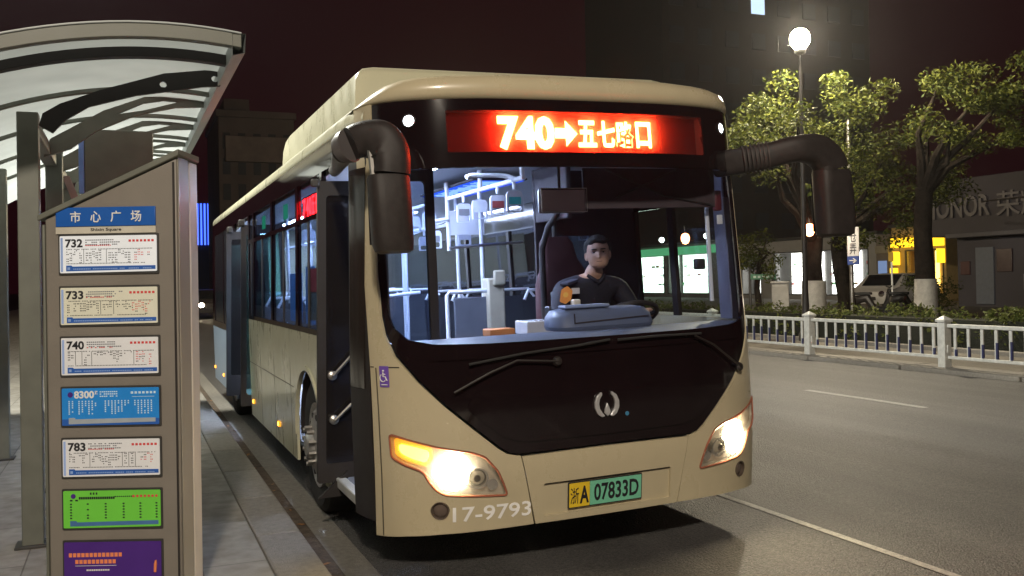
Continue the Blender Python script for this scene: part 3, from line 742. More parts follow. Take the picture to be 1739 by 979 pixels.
for c in range(26):
    for r_ in range(rng.choice((7, 7, 6, 3, 0, 7))): dashes(g, u0+.03+c*.0147, z1-.062-.0092*r_, u0+.039+c*.0147, z1, .006, .006, .002, rng, .95)
g.build('print_pale', PALEB, f, False)
patch('footer', rect(u0, z0, u1, z0+.028, .004), PS, INKB, f, .0080, .001, step=.3); patch('footer_bar', rpoly([(u0+.03,z0+.006),(u1-.016,z0+.012),(u1-.016,z0+.030),(u0+.06,z0+.028),(u0+.058,z0+.034),(u0+.03,z0+.034)], 0), PS, mat('grey footer bar', (.35,.40,.45), .5), f, .0088, .001, step=.3)
route_panel(.895, PAPER, '783', 'white route panel headed 783', 'route', 5)
f, u0, u1, z0 = route_panel(.666, GREENP, '', 'lime green route panel', '', 6); z1 = .666
patch('badge', circ(u0+.045, z1-.024, .011), PS, PURP, f, .0083, .001, step=.3)
k = MB(); dashes(k, u0+.07, z1-.038, u0+.23, z1, .008, .011, .0015, rng, 1); dashes(k, u0+.12, z1-.018, u0+.16, z1, .007, .010, .006, rng, 1); dashes(k, u0+.03, z1-.046, u0+.07, z1, .012, .007, .012, rng, 1); dashes(k, u0+.23, z1-.030, u0+.31, z1, .006, .005, .003, rng, 1)
for uu in (.03,.105,.185,.265,.34,.412):
    for r_ in range(6): dashes(k, u0+uu, z1-.062-.0125*r_, u0+uu+.009, z1, .009, .006, .01, rng, .85)
k.build('print_black', INK, f, False)
k = MB(); dashes(k, u1-.125, z1-.032, u1-.012, z1, .011, .010, .006, rng, 1); k.build('print_red', INKR, f, False)
patch('blue_footer', rpoly([(u0+.03,z0+.008),(u1-.01,z0+.012),(u1-.01,z0+.030),(u0+.06,z0+.026),(u0+.058,z0+.032),(u0+.03,z0+.032)], 0), PS, mat('dull blue footer', (.06,.16,.36), .5), f, .0083, .001, step=.3)
f, u0, u1, z0 = route_panel(.437, PURP, '', 'purple notice panel with orange lettering', '', 7, .215); z1 = .437
k = MB(); dashes(k, u0+.022, z1-.066, u1-.165, z1, .0145, .018, .004, rng, 1); dashes(k, u0+.05, z1-.096, u1-.20, z1, .0145, .018, .004, rng, 1); k.build('print_orange', ORANGEP, f, False)
k = MB(); dashes(k, u0+.05, z1-.106, u1-.20, z1, .3, .002, .01, rng, 1); dashes(k, u0+.10, z1-.128, u1-.23, z1, .006, .007, .002, rng, 1); k.build('print_white', WHITE, f, False)
MB().tube([PS(u1-.028,.300,.009), PS(u1-.026,.335,.009), PS(u1-.024,.352,.009)], [.006,.007,.004], 8).build('printed_figure', ORANGEP, f)

# ------------------------------------------------------------------ bus shelter
sh = thing('bus_shelter', 'grey steel bus shelter with an arched translucent roof on forked brackets', 'bus shelter', (0, 0, .146))
def arcz(x, y): return 2.845-.2*(x+.95)**2+.018*(y-.31)-.146
ROOFM = bpy.data.materials.new('translucent roof sheet'); ROOFM.use_nodes = True
nt = ROOFM.node_tree; b = nt.nodes['Principled BSDF']; b.inputs['Base Color'].default_value = (.4,.42,.41,1); b.inputs['Roughness'].default_value = .5
tr = nt.nodes.new('ShaderNodeBsdfTranslucent'); tr.inputs['Color'].default_value = (.80,.86,.83,1); mx = nt.nodes.new('ShaderNodeMixShader'); mx.inputs['Fac'].default_value = .6
nzr = nt.nodes.new('ShaderNodeTexNoise'); nzr.inputs['Scale'].default_value = 3; rr = nt.nodes.new('ShaderNodeValToRGB'); rr.color_ramp.elements[0].color = (.25,.27,.265,1); rr.color_ramp.elements[1].color = (.38,.40,.395,1)
tcr = nt.nodes.new('ShaderNodeTexCoord'); nt.links.new(tcr.outputs['Object'], nzr.inputs['Vector']); nt.links.new(nzr.outputs['Fac'], rr.inputs['Fac']); nt.links.new(rr.outputs['Color'], b.inputs['Base Color']); nt.links.new(rr.outputs['Color'], tr.inputs['Color'])
nt.links.new(b.outputs[0], mx.inputs[1]); nt.links.new(tr.outputs[0], mx.inputs[2]); nt.links.new(mx.outputs[0], nt.nodes['Material Output'].inputs['Surface'])
xs = [-2.9+.095*i for i in range(25)]
xs = [x for x in xs if x < -.63]+[-.63]
ROOFY1 = 7.2
rows = [[Vector((x, y, arcz(x, y)-.022)) for x in xs] for y in (.34, 2, 4, ROOFY1)]
rows2 = [[p-Vector((0,0,.010)) for p in q] for q in rows]
mb = MB().loft(rows); mb.build('roof_sheet', ROOFM, sh)
def arcbeam(name, y0, y1, dz0, dz1, m, xa=-2.9, xb=-.62):
    X = [xa+(xb-xa)*i/26 for i in range(27)]
    top = [Vector((x, y0, arcz(x, y0)+dz1)) for x in X]; bot = [Vector((x, y0, arcz(x, y0)+dz0)) for x in X]
    t2 = [p+Vector((0,y1-y0,0)) for p in top]; b2 = [p+Vector((0,y1-y0,0)) for p in bot]
    mb = MB().loft([top, bot, b2, t2, top]); n = len(X)
    mb.f += [(0, n, 2*n, 3*n), (n-1, 4*n-1, 3*n-1, 2*n-1)]
    return mb.build(name, m, sh, True, .003)
arcbeam('front_beam', .31, .37, -.055, .01, SHELTER)
arcbeam('roof_edge_flashing', .30, .38, .011, .02, SHELTERL)
for y in (.62,): arcbeam('roof_rib', y, y+.07, -.085, -.035, BLACKM, -2.9, -.66)
for y in (1.75, 2.85, 3.95, 5.05): arcbeam('roof_rib', y, y+.04, -.06, -.034, SHELTER, -2.9, -.66)
MB().loft([[Vector((-.665, y, arcz(-.63, y)-.10)), Vector((-.605, y, arcz(-.63, y)-.085)), Vector((-.60, y, arcz(-.63, y)+.012)), Vector((-.665, y, arcz(-.63, y)+.012))] for y in (.30, 2, 4, 6, ROOFY1)], True).build('side_beam', SHELTERL, sh, True)
XZ = lambda y: (lambda u, v, off=0.: Vector((u, y-off, v-.146)))
sc = .9626
bp = [(-1.62,2.50),(-1.60,2.57),(-1.51,2.63),(-1.3,2.72),(-.95,2.84),(-.72,2.875),(-.65,2.875),(-.615,2.85),(-.61,2.82),(-.63,2.785),(-.73,2.775),(-1.11,2.70),(-1.36,2.62),(-1.48,2.54),(-1.55,2.46)]
f_ = lambda q: ((q[0]+1.167)*sc-1.167, (q[1]-1.564)*sc+1.564)
patch('bracket', [f_(q) for q in bp], XZ(1.14), BLACKM, sh, .0, .03, [[f_(q) for q in circ(-.955,2.775,.02,14)], [f_(q) for q in circ(-.66,2.828,.021,14)]], .08)
fork = [(-1.66,2.40),(-1.62,2.52),(-1.3,2.72),(-.95,2.865),(-.72,2.845),(-.66,2.835),(-.66,2.78),(-.85,2.765),(-1.1,2.70),(-1.35,2.58),(-1.5,2.46)]
slot = [(-1.22,2.70),(-1.05,2.785),(-.92,2.81),(-.82,2.805),(-1.05,2.735)]
for y in (2.2, 3.3, 4.4, 5.5):
    patch('bracket', [(q[0], q[1]+.018*(y-.6)) for q in fork], XZ(y), SHELTER, sh, 0, .04, [[(q[0], q[1]+.018*(y-.6)) for q in slot]], .1)
for (x, y, z1) in ((-1.67,1.32,2.56),(-1.64,2.86,2.58),(-1.66,4.5,2.6),(-1.66,6.2,2.6),(-2.16,4.42,2.6)):
    p = MB().span((x-.055,y-.05,0), (x+.055,y+.05,z1-.146)).build('post', SHELTER, sh, True, .006)
    MB().span((x-.09,y-.085,0), (x+.09,y+.085,.014)).build('base_plate', DARKSTEEL, p, True, .003)
MB().span((-1.70,1.36,2.30), (-1.62,6.3,2.38)).build('tie_beam', SHELTER, sh, True, .006)
ib = MB().span((-1.435,2.6,2.09), (-.985,2.68,2.54)).build('info_board', SHELTER, sh, True, .008)
MB().span((-1.47,2.595,2.09), (-1.436,2.66,2.52)).build('blue_edge', mat('pale blue edge', (.18,.32,.75), .5), ib, True, .004)
patch('stay', [(-1.60,2.40),(-1.55,2.40),(-1.36,1.9),(-1.42,1.9)], XZ(3.0), mat('pinkish stay', (.45,.30,.28), .5), sh, 0, .03, step=.2)
# ------------------------------------------------------------------ the bus
XC, BD, BN = 1.27, .915, 3.47
def rake(z): return .1165*max(0, z-.9)/1.55+.05*max(0, .55-z)/.4
def halfw(z): return 1.27-.05*max(0, z-1.1)/1.5
def fy(x, z):
    t = min(1, abs(x-XC)/halfw(z)); r = rake(z); return r+(BD-r)*(1-(1-t**BN)**(1/BN))
def FS(x, z, off=0.):      # front surface, seen along +y
    e = .002; x = min(max(x, .004), 2*XC-.004); y = fy(x, z)
    dx = (fy(min(x+e, 2*XC-.002), z)-fy(max(x-e, .002), z))/(min(x+e, 2*XC-.002)-max(x-e, .002)); dz = (fy(x, z+e)-fy(x, z-e))/(2*e)
    return Vector((x, y, z))+Vector((dx, -1, dz)).normalized()*off
def sx(y, z):
    if y >= BD: return XC-halfw(z)
    r = min(rake(z), y-.01); q = 1-(y-r)/(BD-r); t = (1-q**BN)**(1/BN); return XC-halfw(z)*t
def LS(y, z, off=0.):      # left (door) side surface
    e = .004; x = sx(y, z); dy = (sx(y+e, z)-sx(y-e, z))/(2*e); dz = (sx(y, z+e)-sx(y, z-e))/(2*e)
    return Vector((x, y, z))+Vector((-1, dy, dz)).normalized()*off
def RS(y, z, off=0.):
    p = LS(y, z, off); return Vector((2*XC-p.x, p.y, p.z))
def mir(P): return [(2*XC-x, z) for x, z in P][::-1]
BETA = .0246
bus = thing('city_bus', 'champagne coloured city bus with glowing red route display, pulled up at the stop', 'bus', (0,0,0))
bus.rotation_euler = (0, -BETA, 0)
LEN = 9.65
WSH = emit('headlamp glow', (1,.82,.52), 220)
AMBE = emit('turn lamp glow', (1,.50,.04), 13)
AMBD = mat('amber lens', (.7,.25,.02), .2, emis=(1,.4,.02), estr=1.2)
AMBU = mat('unlit amber lens', (.42,.25,.12), .15)
LENS = frosted('lamp lens', (.97,.96,.93), .10)
COVER = frosted('display glow cover', (.97,.94,.94), .06)
WSG = glass('windscreen glass', (.94,.95,.97), .06)
SIDEG = glass('side window glass', (.55,.62,.70), .08)
RIGHTG = glass('driver window glass', (.92,.96,.94), .05)

DARKSEAM = mat('panel gap', (.09,.075,.05), .7, 0, .1, 10)
# headlights (left outline; right mirrored)
HLO = [(.118,.771),(.121,.70),(.124,.648),(.175,.612),(.255,.578),(.285,.52),(.318,.476),(.36,.452),(.50,.438),(.676,.428),(.655,.49),(.625,.56),(.56,.64),(.49,.668),(.42,.682),(.325,.703),(.21,.738)]
HLO = rpoly(HLO, .018, 3)
HOODL = [(.738,.640),(.69,.652),(.644,.683),(.51,.80),(.383,.916),(.26,1.05),(.165,1.185),(.128,1.30),(.117,1.40)]
FOG = circ(.332,.370,.046)
def fascia(left):
    P = [(.058,.215),(.18,.232),(.34,.243),(.58,.249),(.824,.253),(.79,.44),(.752,.628)]+[(x-.012, z-.008) for x, z in HOODL]+[(.104,1.60),(.110,2.0),(.118,2.40),(.122,2.535),(.066,2.53),(.060,2.0),(.058,1.2)]
    H = [HLO, FOG]
    if not left: P = mir(P); H = [mir(h) for h in H]
    return patch('front_corner_panel', P, FS, CREAM, bus, 0, .02, H, .035)
fl = fascia(True); fr = fascia(False)
# bumper centre with plate recess
REC = rect(.879,.288,1.663,.466,.012)
cb = patch('bumper_panel', [(.833,.253),(1.27,.252),(1.707,.253),(1.745,.44),(1.782,.624),(1.55,.628),(1.27,.630),(.99,.628),(.758,.624),(.795,.44)], FS, CREAM, bus, .002, .02, [REC], .06, .004)
patch('plate_recess', rect(.875,.284,1.667,.470), FS, CREAM, cb, -.014, .01, step=.08)
patch('recess_painted_shade', rect(.879,.458,1.663,.466), FS, BLACKM, cb, -.004, .008, step=.08)  # black strip stands in for shade under the recess edge
pl = patch('number_plate', rect(1.020,.309,1.475,.453,.006), FS, DARKSTEEL, bus, .004, .006, step=.1)
patch('yellow_field', rect(1.026,.315,1.148,.447,.004), FS, YELLOWP, pl, .006, .004, step=.1)
patch('green_field', rect(1.150,.315,1.469,.447,.004), FS, GREENPL, pl, .006, .004, step=.1)
lettering('plate_text', '浙', INK, FS, 1.033,.334,1.083,.422, pl, .007,.002,.0)
lettering('plate_text', 'A', INK, FS, 1.089,.332,1.143,.428, pl, .007,.002,.03)
lettering('plate_text', '07833D', INK, FS, 1.175,.334,1.452,.430, pl, .007,.002,.02)
lettering('fleet_number', '17-9793', mat('white vinyl', (.86,.85,.83), .5), FS, .393,.305,.806,.384, bus, .003,.002,.012)
patch('lower_seam', rect(.06,1.118,.172,1.124), FS, BLACKM, bus, .002, .004, step=.05)
for Y0 in (2.75, 3.62, 4.5): patch('panel_seam', [(Y0,.27),(Y0+.006,.27),(Y0+.006,1.235),(Y0,1.235)], LS, DARKSEAM, bus, .0015, .002, step=.3)
patch('panel_seam', [(2.60,.80),(5.33,.80),(5.33,.806),(2.60,.806)], LS, DARKSEAM, bus, .0015, .002, step=.3)
patch('panel_seam', rpoly([(.082,.222),(.086,.222),(.080,1.118),(.076,1.118)], 0), FS, DARKSEAM, bus, .001, .002, step=.03)
# wheelchair badge
wb = patch('wheelchair_badge', rect(.092,1.018,.128,1.128,.003), FS, mat('badge violet', (.16,.08,.42), .4), bus, .004, .002, step=.02)
mb = MB()
mb.tube([FS(.108,1.108,.007), FS(.108,1.100,.007)], .005, 8)
mb.tube([FS(.107,1.096,.007), FS(.107,1.074,.007), FS(.116,1.072,.007), FS(.119,1.056,.007), FS(.123,1.054,.007)], .0035, 6)
mb.tube([FS(.107,1.087,.007), FS(.115,1.085,.007)], .003, 6)
mb.tube([FS(.106+.011*math.cos(a), 1.066+.020*math.sin(a), .007) for a in [R(120+22*i) for i in range(10)]], .003, 6)
mb.tube([FS(.100,1.030,.007), FS(.122,1.030,.007)], .003, 6)
mb.build('wheelchair_symbol', WHITE, wb)
def disc(name, c, r, m, parent, off=0., n=20, depth=.01, prof=None):
    """round lamp face set on the front surface at (x,z)"""
    o = FS(c[0], c[1], off); nn = (FS(c[0], c[1], off+.01)-o).normalized()
    M = Matrix.Translation(o) @ nn.to_track_quat('Z', 'Y').to_matrix().to_4x4()
    return MB().lathe(prof or [(.001,0),(r,0),(r,-depth),(.001,-depth)], M, n).build(name, m, parent)
BOWL = mat('lamp reflector', (.75,.72,.68), .18, .9, .05, 20)
HOUS = mat('lamp housing', (.62,.58,.52), .3, .35, .1, 20)
for left in (True, False):
    q = (lambda P: P) if left else mir
    c = (lambda x, z: (x, z)) if left else (lambda x, z: (2*XC-x, z))
    h = patch('headlight', q(HLO), FS, HOUS, bus, -.045, .01, step=.05)
    # wall of the recess
    L = dens(q(HLO), .03); m = len(L)
    MB().loft([[FS(x, z, .001) for x, z in L], [FS(x, z, -.05) for x, z in L]], True).build('recess_wall', HOUS, h)
    rim = MB(); P = [FS(x, z, .004) for x, z in L]; rim.tube(P+[P[0], P[1]], .006, 6); rim.build('rim', mat('lamp rim red %s' % left, (.30,.10,.06), .25), h)
    disc('main_reflector', c(.392,.572), .095, BOWL, h, -.03, prof=[(.001,-.03),(.05,-.025),(.085,0),(.095,.012),(.098,.012),(.088,-.006),(.05,-.032),(.001,-.036)])
    disc('main_beam', c(.392,.572), .078, WSH, h, -.010, prof=[(.001,.022),(.030,.020),(.056,.012),(.078,.002),(.086,-.006),(.070,-.014),(.001,-.018)])
    disc('projector_ring', c(.520,.528), .055, CHROME, h, -.012, prof=[(.040,-.02),(.050,.006),(.057,.006),(.060,-.02)])
    disc('projector_lens', c(.520,.528), .038, mat('projector glass %s' % left, (.55,.50,.42), .08, .3), h, -.018, prof=[(.001,.014),(.018,.011),(.032,.003),(.038,-.006),(.001,-.008)])
    disc('projector_core', c(.515,.530), .02, mat('projector dark %s' % left, (.10,.09,.08), .2), h, -.003, prof=[(.012,0),(.016,.004),(.020,0),(.012,-.004)])
    disc('side_reflector', c(.600,.485), .03, CHROME, h, -.02)
    tl = patch('turn_lamp', rpoly(q([(.130,.750),(.133,.660),(.185,.628),(.272,.600),(.300,.640),(.300,.698),(.21,.728)]), .014), FS, AMBD if left else AMBU, h, -.012, .008, step=.03)
    if left: patch('bulb_glow', rpoly(q([(.150,.722),(.153,.675),(.20,.646),(.268,.622),(.285,.655),(.283,.686),(.21,.708)]), .02), FS, AMBE, tl, -.008, .004, step=.03)
    patch('lens', q(HLO), FS, LENS, h, .002, .003, step=.04)
    fo = disc('fog_lamp', c(.332,.370), .044, mat('fog glass %s' % left, (.12,.09,.075), .15), bus, -.012, prof=[(.001,.010),(.02,.008),(.036,.0),(.040,-.01),(.046,-.012),(.046,-.03),(.001,-.03)])
    disc('rim', c(.332,.370), .05, mat('fog rim %s' % left, (.09,.065,.05), .4), fo, .0, prof=[(.040,-.012),(.041,.004),(.047,.006),(.048,-.012)])
    pz = disc('marker_lamp', c(.285,2.422), .034, emit('marker glow %s' % left, (.86,.92,1), 14), bus, .006, prof=[(.001,.004),(.022,.002),(.029,-.004),(.001,-.006)])
    disc('rim', c(.285,2.422), .04, BLACKM, pz, .003, prof=[(.029,-.006),(.030,.003),(.037,.002),(.038,-.006)])

# black mask: hood, surround of windscreen, display surround
WIN = rpoly([(.135,1.40),(.150,1.330),(.215,1.262),(.335,1.236),(.60,1.228),(1.27,1.226),(1.94,1.228),(2.205,1.236),(2.325,1.262),(2.390,1.330),(2.405,1.40),(2.405,1.8),(2.395,2.06),(2.35,2.162),(1.27,2.168),(.19,2.162),(.148,2.06),(.135,1.8)], .03, 3)
LED = rect(.468,2.246,2.072,2.472,.006)
OUT = HOODL+[(.108,1.6),(.114,2.0),(.122,2.40),(.126,2.530),(1.27,2.536)]
MASK = HOODL[::-1]+[(.76,.640),(1.27,.642),(1.78,.640)]+mir(HOODL)[::-1]
MASK = [(.126,2.530),(.122,2.40),(.114,2.0),(.108,1.6)]+HOODL[::-1]+[(1.0,.642),(1.27,.643),(1.54,.642)]+[(2*XC-x, z) for x, z in HOODL]+[(2*XC-.108,1.6),(2*XC-.114,2.0),(2*XC-.122,2.40),(2*XC-.126,2.530),(1.9,2.536),(1.27,2.537),(.64,2.536)]
patch('front_mask', MASK, FS, BLACKG, bus, -.004, .02, [WIN, LED], .05)
patch('windscreen', rpoly(WIN, 0), FS, WSG, bus, -.010, .004, step=.08)
lid = patch('hood_lid', rpoly([(.47,.90),(.66,.735),(.78,.700),(1.27,.697),(1.76,.700),(1.88,.735),(2.07,.90),(2.00,.985),(1.80,1.035),(1.27,1.045),(.74,1.035),(.54,.985)], .04), FS, BLACKG, bus, .009, .012, step=.05, bevel=.004)
patch('hood_trim', rect(.30,1.150,2.24,1.162,.004), FS, BLACKG, bus, .006, .008, step=.06)
# emblem: two crescents and a centre leaf
EMB = mat('emblem silver', (.75,.75,.76), .3, .6, .05, 40)
def cres(s):
    P = []
    for i in range(13):
        a = R(100-i*17.5); P.append((1.258+s*(.012+.062*math.cos(a)), .858+.066*math.sin(a)-.002))
    Q = []
    for i in range(13):
        a = R(74-i*13.5); Q.append((1.258+s*(.014+.038*math.cos(a)), .866+.05*math.sin(a)))
    return P+Q[::-1]
for s in (-1, 1):
    P = [(1.258+s*u, v) for u, v in ((.030,.926),(.060,.905),(.074,.872),(.073,.838),(.058,.806),(.034,.790),(.014,.795),(.030,.812),(.045,.835),(.050,.865),(.044,.890),(.028,.908))]
    P = rpoly(P, .006, 2)
    patch('emblem', P, FS, EMB, lid, .026, .016, step=.03, bevel=.004)
patch('emblem', [(1.258,.868),(1.243,.832),(1.240,.812),(1.258,.792),(1.276,.812),(1.273,.832)], FS, EMB, lid, .028, .016, step=.03, bevel=.004)
patch('blue_dot', circ(1.385,.795,.012), FS, mat('blue sticker', (.05,.2,.35), .4), lid, .012, .002, step=.03)
# LED display
LEDP = mat('display filter panel', (.075,.003,.003), .9, 0, .06, 30, spec=.05)
LEDL = emit('LED letters', (1,.05,.012), 200)
dp = patch('route_display', rect(.462,2.240,2.078,2.478), FS, LEDP, bus, -.060, .01, step=.08)
patch('display_glow_cover', rect(.469,2.247,2.071,2.471), FS, COVER, dp, -.002, .002, step=.08)  # cover added to spread a red halo around the letters
L_ = dens(LED, .1); MB().loft([[FS(x, z, -.006) for x, z in L_+L_[:1]], [FS(x, z, -.062) for x, z in L_+L_[:1]]]).build('recess_wall', BLACKM, dp)
def ledtext(s, a, b, c, d, bold): return lettering('led_text', s, LEDL, FS, a, b, c, d, dp, -.030, .004, bold)
ledtext('740', .752, 2.262, 1.085, 2.450, .045)
o = patch('led_text', [(1.09,2.33),(1.155,2.33),(1.155,2.285),(1.225,2.356),(1.155,2.427),(1.155,2.385),(1.09,2.385)], FS, LEDL, dp, -.028, .004, step=.04)
for k, ch in enumerate('五七路口'):
    u = 1.232+k*.120
    ledtext(ch, u+(.012 if ch == '口' else 0), 2.282, u+.112, 2.432, .03)
# front cap and roof
def roofz(x):
    u = min(x, 2*XC-x); T = ((.05,2.515),(.085,2.55),(.11,2.572),(.15,2.603),(.2,2.636),(.27,2.658),(.36,2.668),(.6,2.678),(.9,2.685),(1.3,2.687))
    for (a, za), (b, zb) in zip(T, T[1:]):
        if u <= b: return za+(zb-za)*max(0, (u-a)/(b-a))
    return 2.687
rows = []
capx = [.064,.075,.09,.115,.15,.2,.27,.36,.5,.7,.9,1.1,1.27]; capx += [2*XC-x for x in capx[-2::-1]]
for k, (dy, fr_) in enumerate(((-.004,0),(-.010,.25),(-.006,.55),(.012,.8),(.05,.94),(.11,.99),(.22,1.),(.5,1.))):
    row = []
    for x in capx:
        z0 = 2.534; zt = roofz(x); z = z0+(zt-z0)*fr_; y = fy(x, 2.53)
        row.append(Vector((x, y+dy, z)))
    rows.append(row)
rows[0] = [Vector((p.x, p.y+.02, p.z)) for p in rows[0]]
MB().loft([[p+Vector((0,.03,.0)) for p in rows[0]]]+rows).build('roof_cap', CREAM, bus, True, ang=60)
prof = [(.052,2.440),(.044,2.455),(.044,2.48),(.05,2.51),(.066,2.532)]+[(x, roofz(x)) for x in (.085,.11,.14,.18,.25,.36,.6,.9,1.27)]
prof += [(2*XC-x, z) for x, z in prof[-2::-1]]
rows = []
for y in (.47, .7, .95, 2, 4, 6, 8, LEN-.1, LEN):
    d = max(0, (y-LEN+.1)/.1)*.03
    rows.append([Vector((XC+(x-XC)*(1-d*.3)+(max(0, sx(max(y,.45), z)-(XC-halfw(z)))*(1 if x < XC else -1) if abs(x-XC) > .9 else 0), y, z-d)) for x, z in prof])
mb = MB().loft(rows); n = len(prof)
rf = mb.build('roof', CREAM2, bus, True)
# roof battery box
bx0, bx1, by0, by1, bz = .17, 2*XC-.17, .98, 3.85, 2.885
mb = MB(); rows = []
for y, h, ins in ((by0,2.60,0),(by0,2.84,.0),(by0+.03,2.875,.03),(by0+.08,bz,.05),(by1-.35,bz,.05),(by1-.12,2.86,.04),(by1-.02,2.79,.01),(by1,2.60,0)):
    rows.append([Vector((bx0+ins*.3, y, 2.60)), Vector((bx0+.012+ins*.3, y, max(2.6, h-.05))), Vector((bx0+.03+ins, y, h-.012 if h > 2.6 else h)), Vector((bx0+.10+ins, y, h)), Vector((bx1-.10-ins, y, h)), Vector((bx1-.03-ins, y, h-.012 if h > 2.6 else h)), Vector((bx1-.012-ins*.3, y, max(2.6, h-.05))), Vector((bx1-ins*.3, y, 2.60))])
mb.loft(rows).build('battery_housing', CREAM2, bus, True, ang=50)
MB().lathe([(.07,0),(.07,.03),(.05,.05),(.02,.055)], Matrix.Translation((.45,5.4,2.68)), 14).build('roof_vent', DARKSTEEL, bus)

# door side ------------------------------------------------------------
WF = (2.02,.455); WR = (7.42,.455); WRAD = .47
def arch(c, r): return [(c[0]+r*math.cos(R(a)), c[1]+r*math.sin(R(a))) for a in range(0, 181, 9)]
sill = [(1.38,.28)]+[(1.50,.28)]+arch((2.03,.46),.52)[::-1]+[(2.56,.262),(5.34,.262),(5.34,1.238),(1.38,1.238)]
patch('side_panel', sill, LS, CREAM2, bus, 0, .02, step=.12)
patch('arch_lip', [(2.03+.545*math.cos(R(a)), .46+.545*math.sin(R(a))) for a in range(0,181,9)]+[(2.03+.515*math.cos(R(a)), .46+.515*math.sin(R(a))) for a in range(180,-1,-9)], LS, CREAM2, bus, .012, .02, step=.06)
rear = [(6.72,.262),(6.88,.262)]+arch((7.42,.46),.52)[::-1]+[(7.96,.262),(LEN,.262),(LEN,1.02),(6.72,1.02)]
patch('rear_side_panel', rear, LS, GREYBLUE, bus, 0, .02, step=.12)
patch('window_band', [(.42,2.285),(LEN,2.285),(LEN,2.446),(.42,2.446)], LS, BLACKG, bus, 0, .02, step=.15)
patch('door_post', [(.405,.29),(.665,.29),(.665,2.30),(.405,2.30)], LS, BLACKM, bus, -.002, .03, step=.1)
patch('door_post_glass', [(.45,1.0),(.64,1.0),(.64,2.2),(.45,2.2)], LS, mat('tinted door glass', (.02,.014,.012), .15), bus, .003, .004, step=.1)
# windows with pillars
def pillar(y0, y1, z0, z1, m=BLACKG, S=LS, name='window_pillar'): return patch(name, [(y0,z0),(y1,z0),(y1,z1),(y0,z1)], S, m, bus, .003, .03, step=.3)
for y in (1.40, 2.335, 3.62, 4.88, 5.27): pillar(y, y+(.09 if y > 2 else .08), 1.238, 2.286)
for a, b_ in ((1.48,2.335),(2.425,3.62),(3.71,4.88),(4.97,5.27)):
    pillar(a, b_, 2.0, 2.035); pillar(a, b_, 1.238, 1.275)
    w = patch('side_window', [(a,1.275),(b_,1.275),(b_,2.0),(a,2.0)], LS, SIDEG, bus, -.004, .005, step=.3)
    patch('sash_bar', [((a+b_)/2-.02,1.275),((a+b_)/2+.02,1.275),((a+b_)/2+.02,2.0),((a+b_)/2-.02,2.0)], LS, BLACKM, w, .002, .012, step=.3)
    patch('transom_window', [(a,2.035),(b_,2.035),(b_,2.286),(a,2.286)], LS, SIDEG, bus, -.004, .005, step=.3)
pillar(6.72, LEN, 1.02, 1.10); pillar(6.72, 6.84, 1.1, 2.286); pillar(8.0, 8.1, 1.1, 2.286); pillar(9.3, LEN, 1.1, 2.286)
for a, b_ in ((6.84,8.0),(8.1,9.3)): patch('side_window', [(a,1.1),(b_,1.1),(b_,2.286),(a,2.286)], LS, mat('dark side glass %g' % a, (.02,.025,.03), .1), bus, -.004, .005, step=.3)
# side LED sign inside first transom
sd = patch('side_display', [(1.49,2.04),(2.33,2.04),(2.33,2.20),(1.49,2.20)], LS, mat('side display panel', (.06,.005,.005), .6), bus, -.04, .01, step=.3)
SLED = emit('side LED letters', (1,.004,.005), 110)
for k, ch in enumerate('740五七路口'):
    u = 2.30-k*.115; lettering('led_text', ch, SLED, LS, u, 2.055, u-.10, 2.185, sd, -.036, .003, .015)
GSTICK = emit('green stop light', (.05,.75,.35), .9)
for y in (3.0, 4.3): patch('green_indicator', [(y,2.10),(y+.2,2.10),(y+.2,2.22),(y,2.22)], LS, GSTICK, bus, -.03, .006, step=.3)
nt_ = patch('window_notice', [(1.62,1.33),(1.92,1.33),(1.92,1.68),(1.62,1.68)], LS, PAPER, bus, -.012, .002, step=.3)
patch('notice_head', [(1.62,1.52),(1.92,1.52),(1.92,1.68),(1.62,1.68)], LS, mat('pink notice', (.7,.12,.14), .5), nt_, -.009, .001, step=.3)
# amber side markers
for (y, z) in ((3.43,.418),(5.11,.417),(8.26,.415),(9.5,.43),(1.47,.955)):
    mk = patch('side_marker', rpoly([(y-.05,z-.02),(y+.05,z-.02),(y+.05,z+.02),(y-.05,z+.02)], .01), LS, AMBD, bus, .012, .014, step=.05)
    patch('bulb_glow', circ(y, z, .018, 10), LS, emit('marker amber %g' % y, (1,.42,.05), 9), mk, .014, .003, step=.05)
# wheels
def wheel(c, x0, s):
    M = Matrix.Translation((x0, c[0], c[1])) @ Matrix.Rotation(R(-90*s), 4, 'Y')
    w = MB().lathe([(.27,-.26),(.42,-.26),(.462,-.22),(.47,-.16),(.47,-.06),(.46,-.02),(.42,.005),(.33,.0),(.285,-.02),(.27,-.06)], M, 40).build('tyre', RUBBER, bus); w.name = 'wheel'
    MB().lathe([(.01,.075),(.07,.075),(.085,.062),(.095,.030),(.15,.026),(.165,.018),(.235,-.004),(.262,-.030),(.275,-.012),(.292,-.002),(.292,-.02),(.27,-.08),(.01,-.10)], M, 36).build('rim', ALU, w)
    for k in range(10 if s > 0 else 0):
        a = 2*math.pi*k/10; p = M @ Vector((.124*math.cos(a), .124*math.sin(a), .02)); q = M @ Vector((.124*math.cos(a), .124*math.sin(a), .075))
        MB().tube([p, q], .016, 6).build('wheel_bolt', STEEL, w)
        a += .3; p = M @ Vector((.200*math.cos(a), .200*math.sin(a), -.03)); q = M @ Vector((.200*math.cos(a), .200*math.sin(a), .010)); MB().tube([p, q], .026, 10).build('rim_hole', BLACKM, w)
    return w
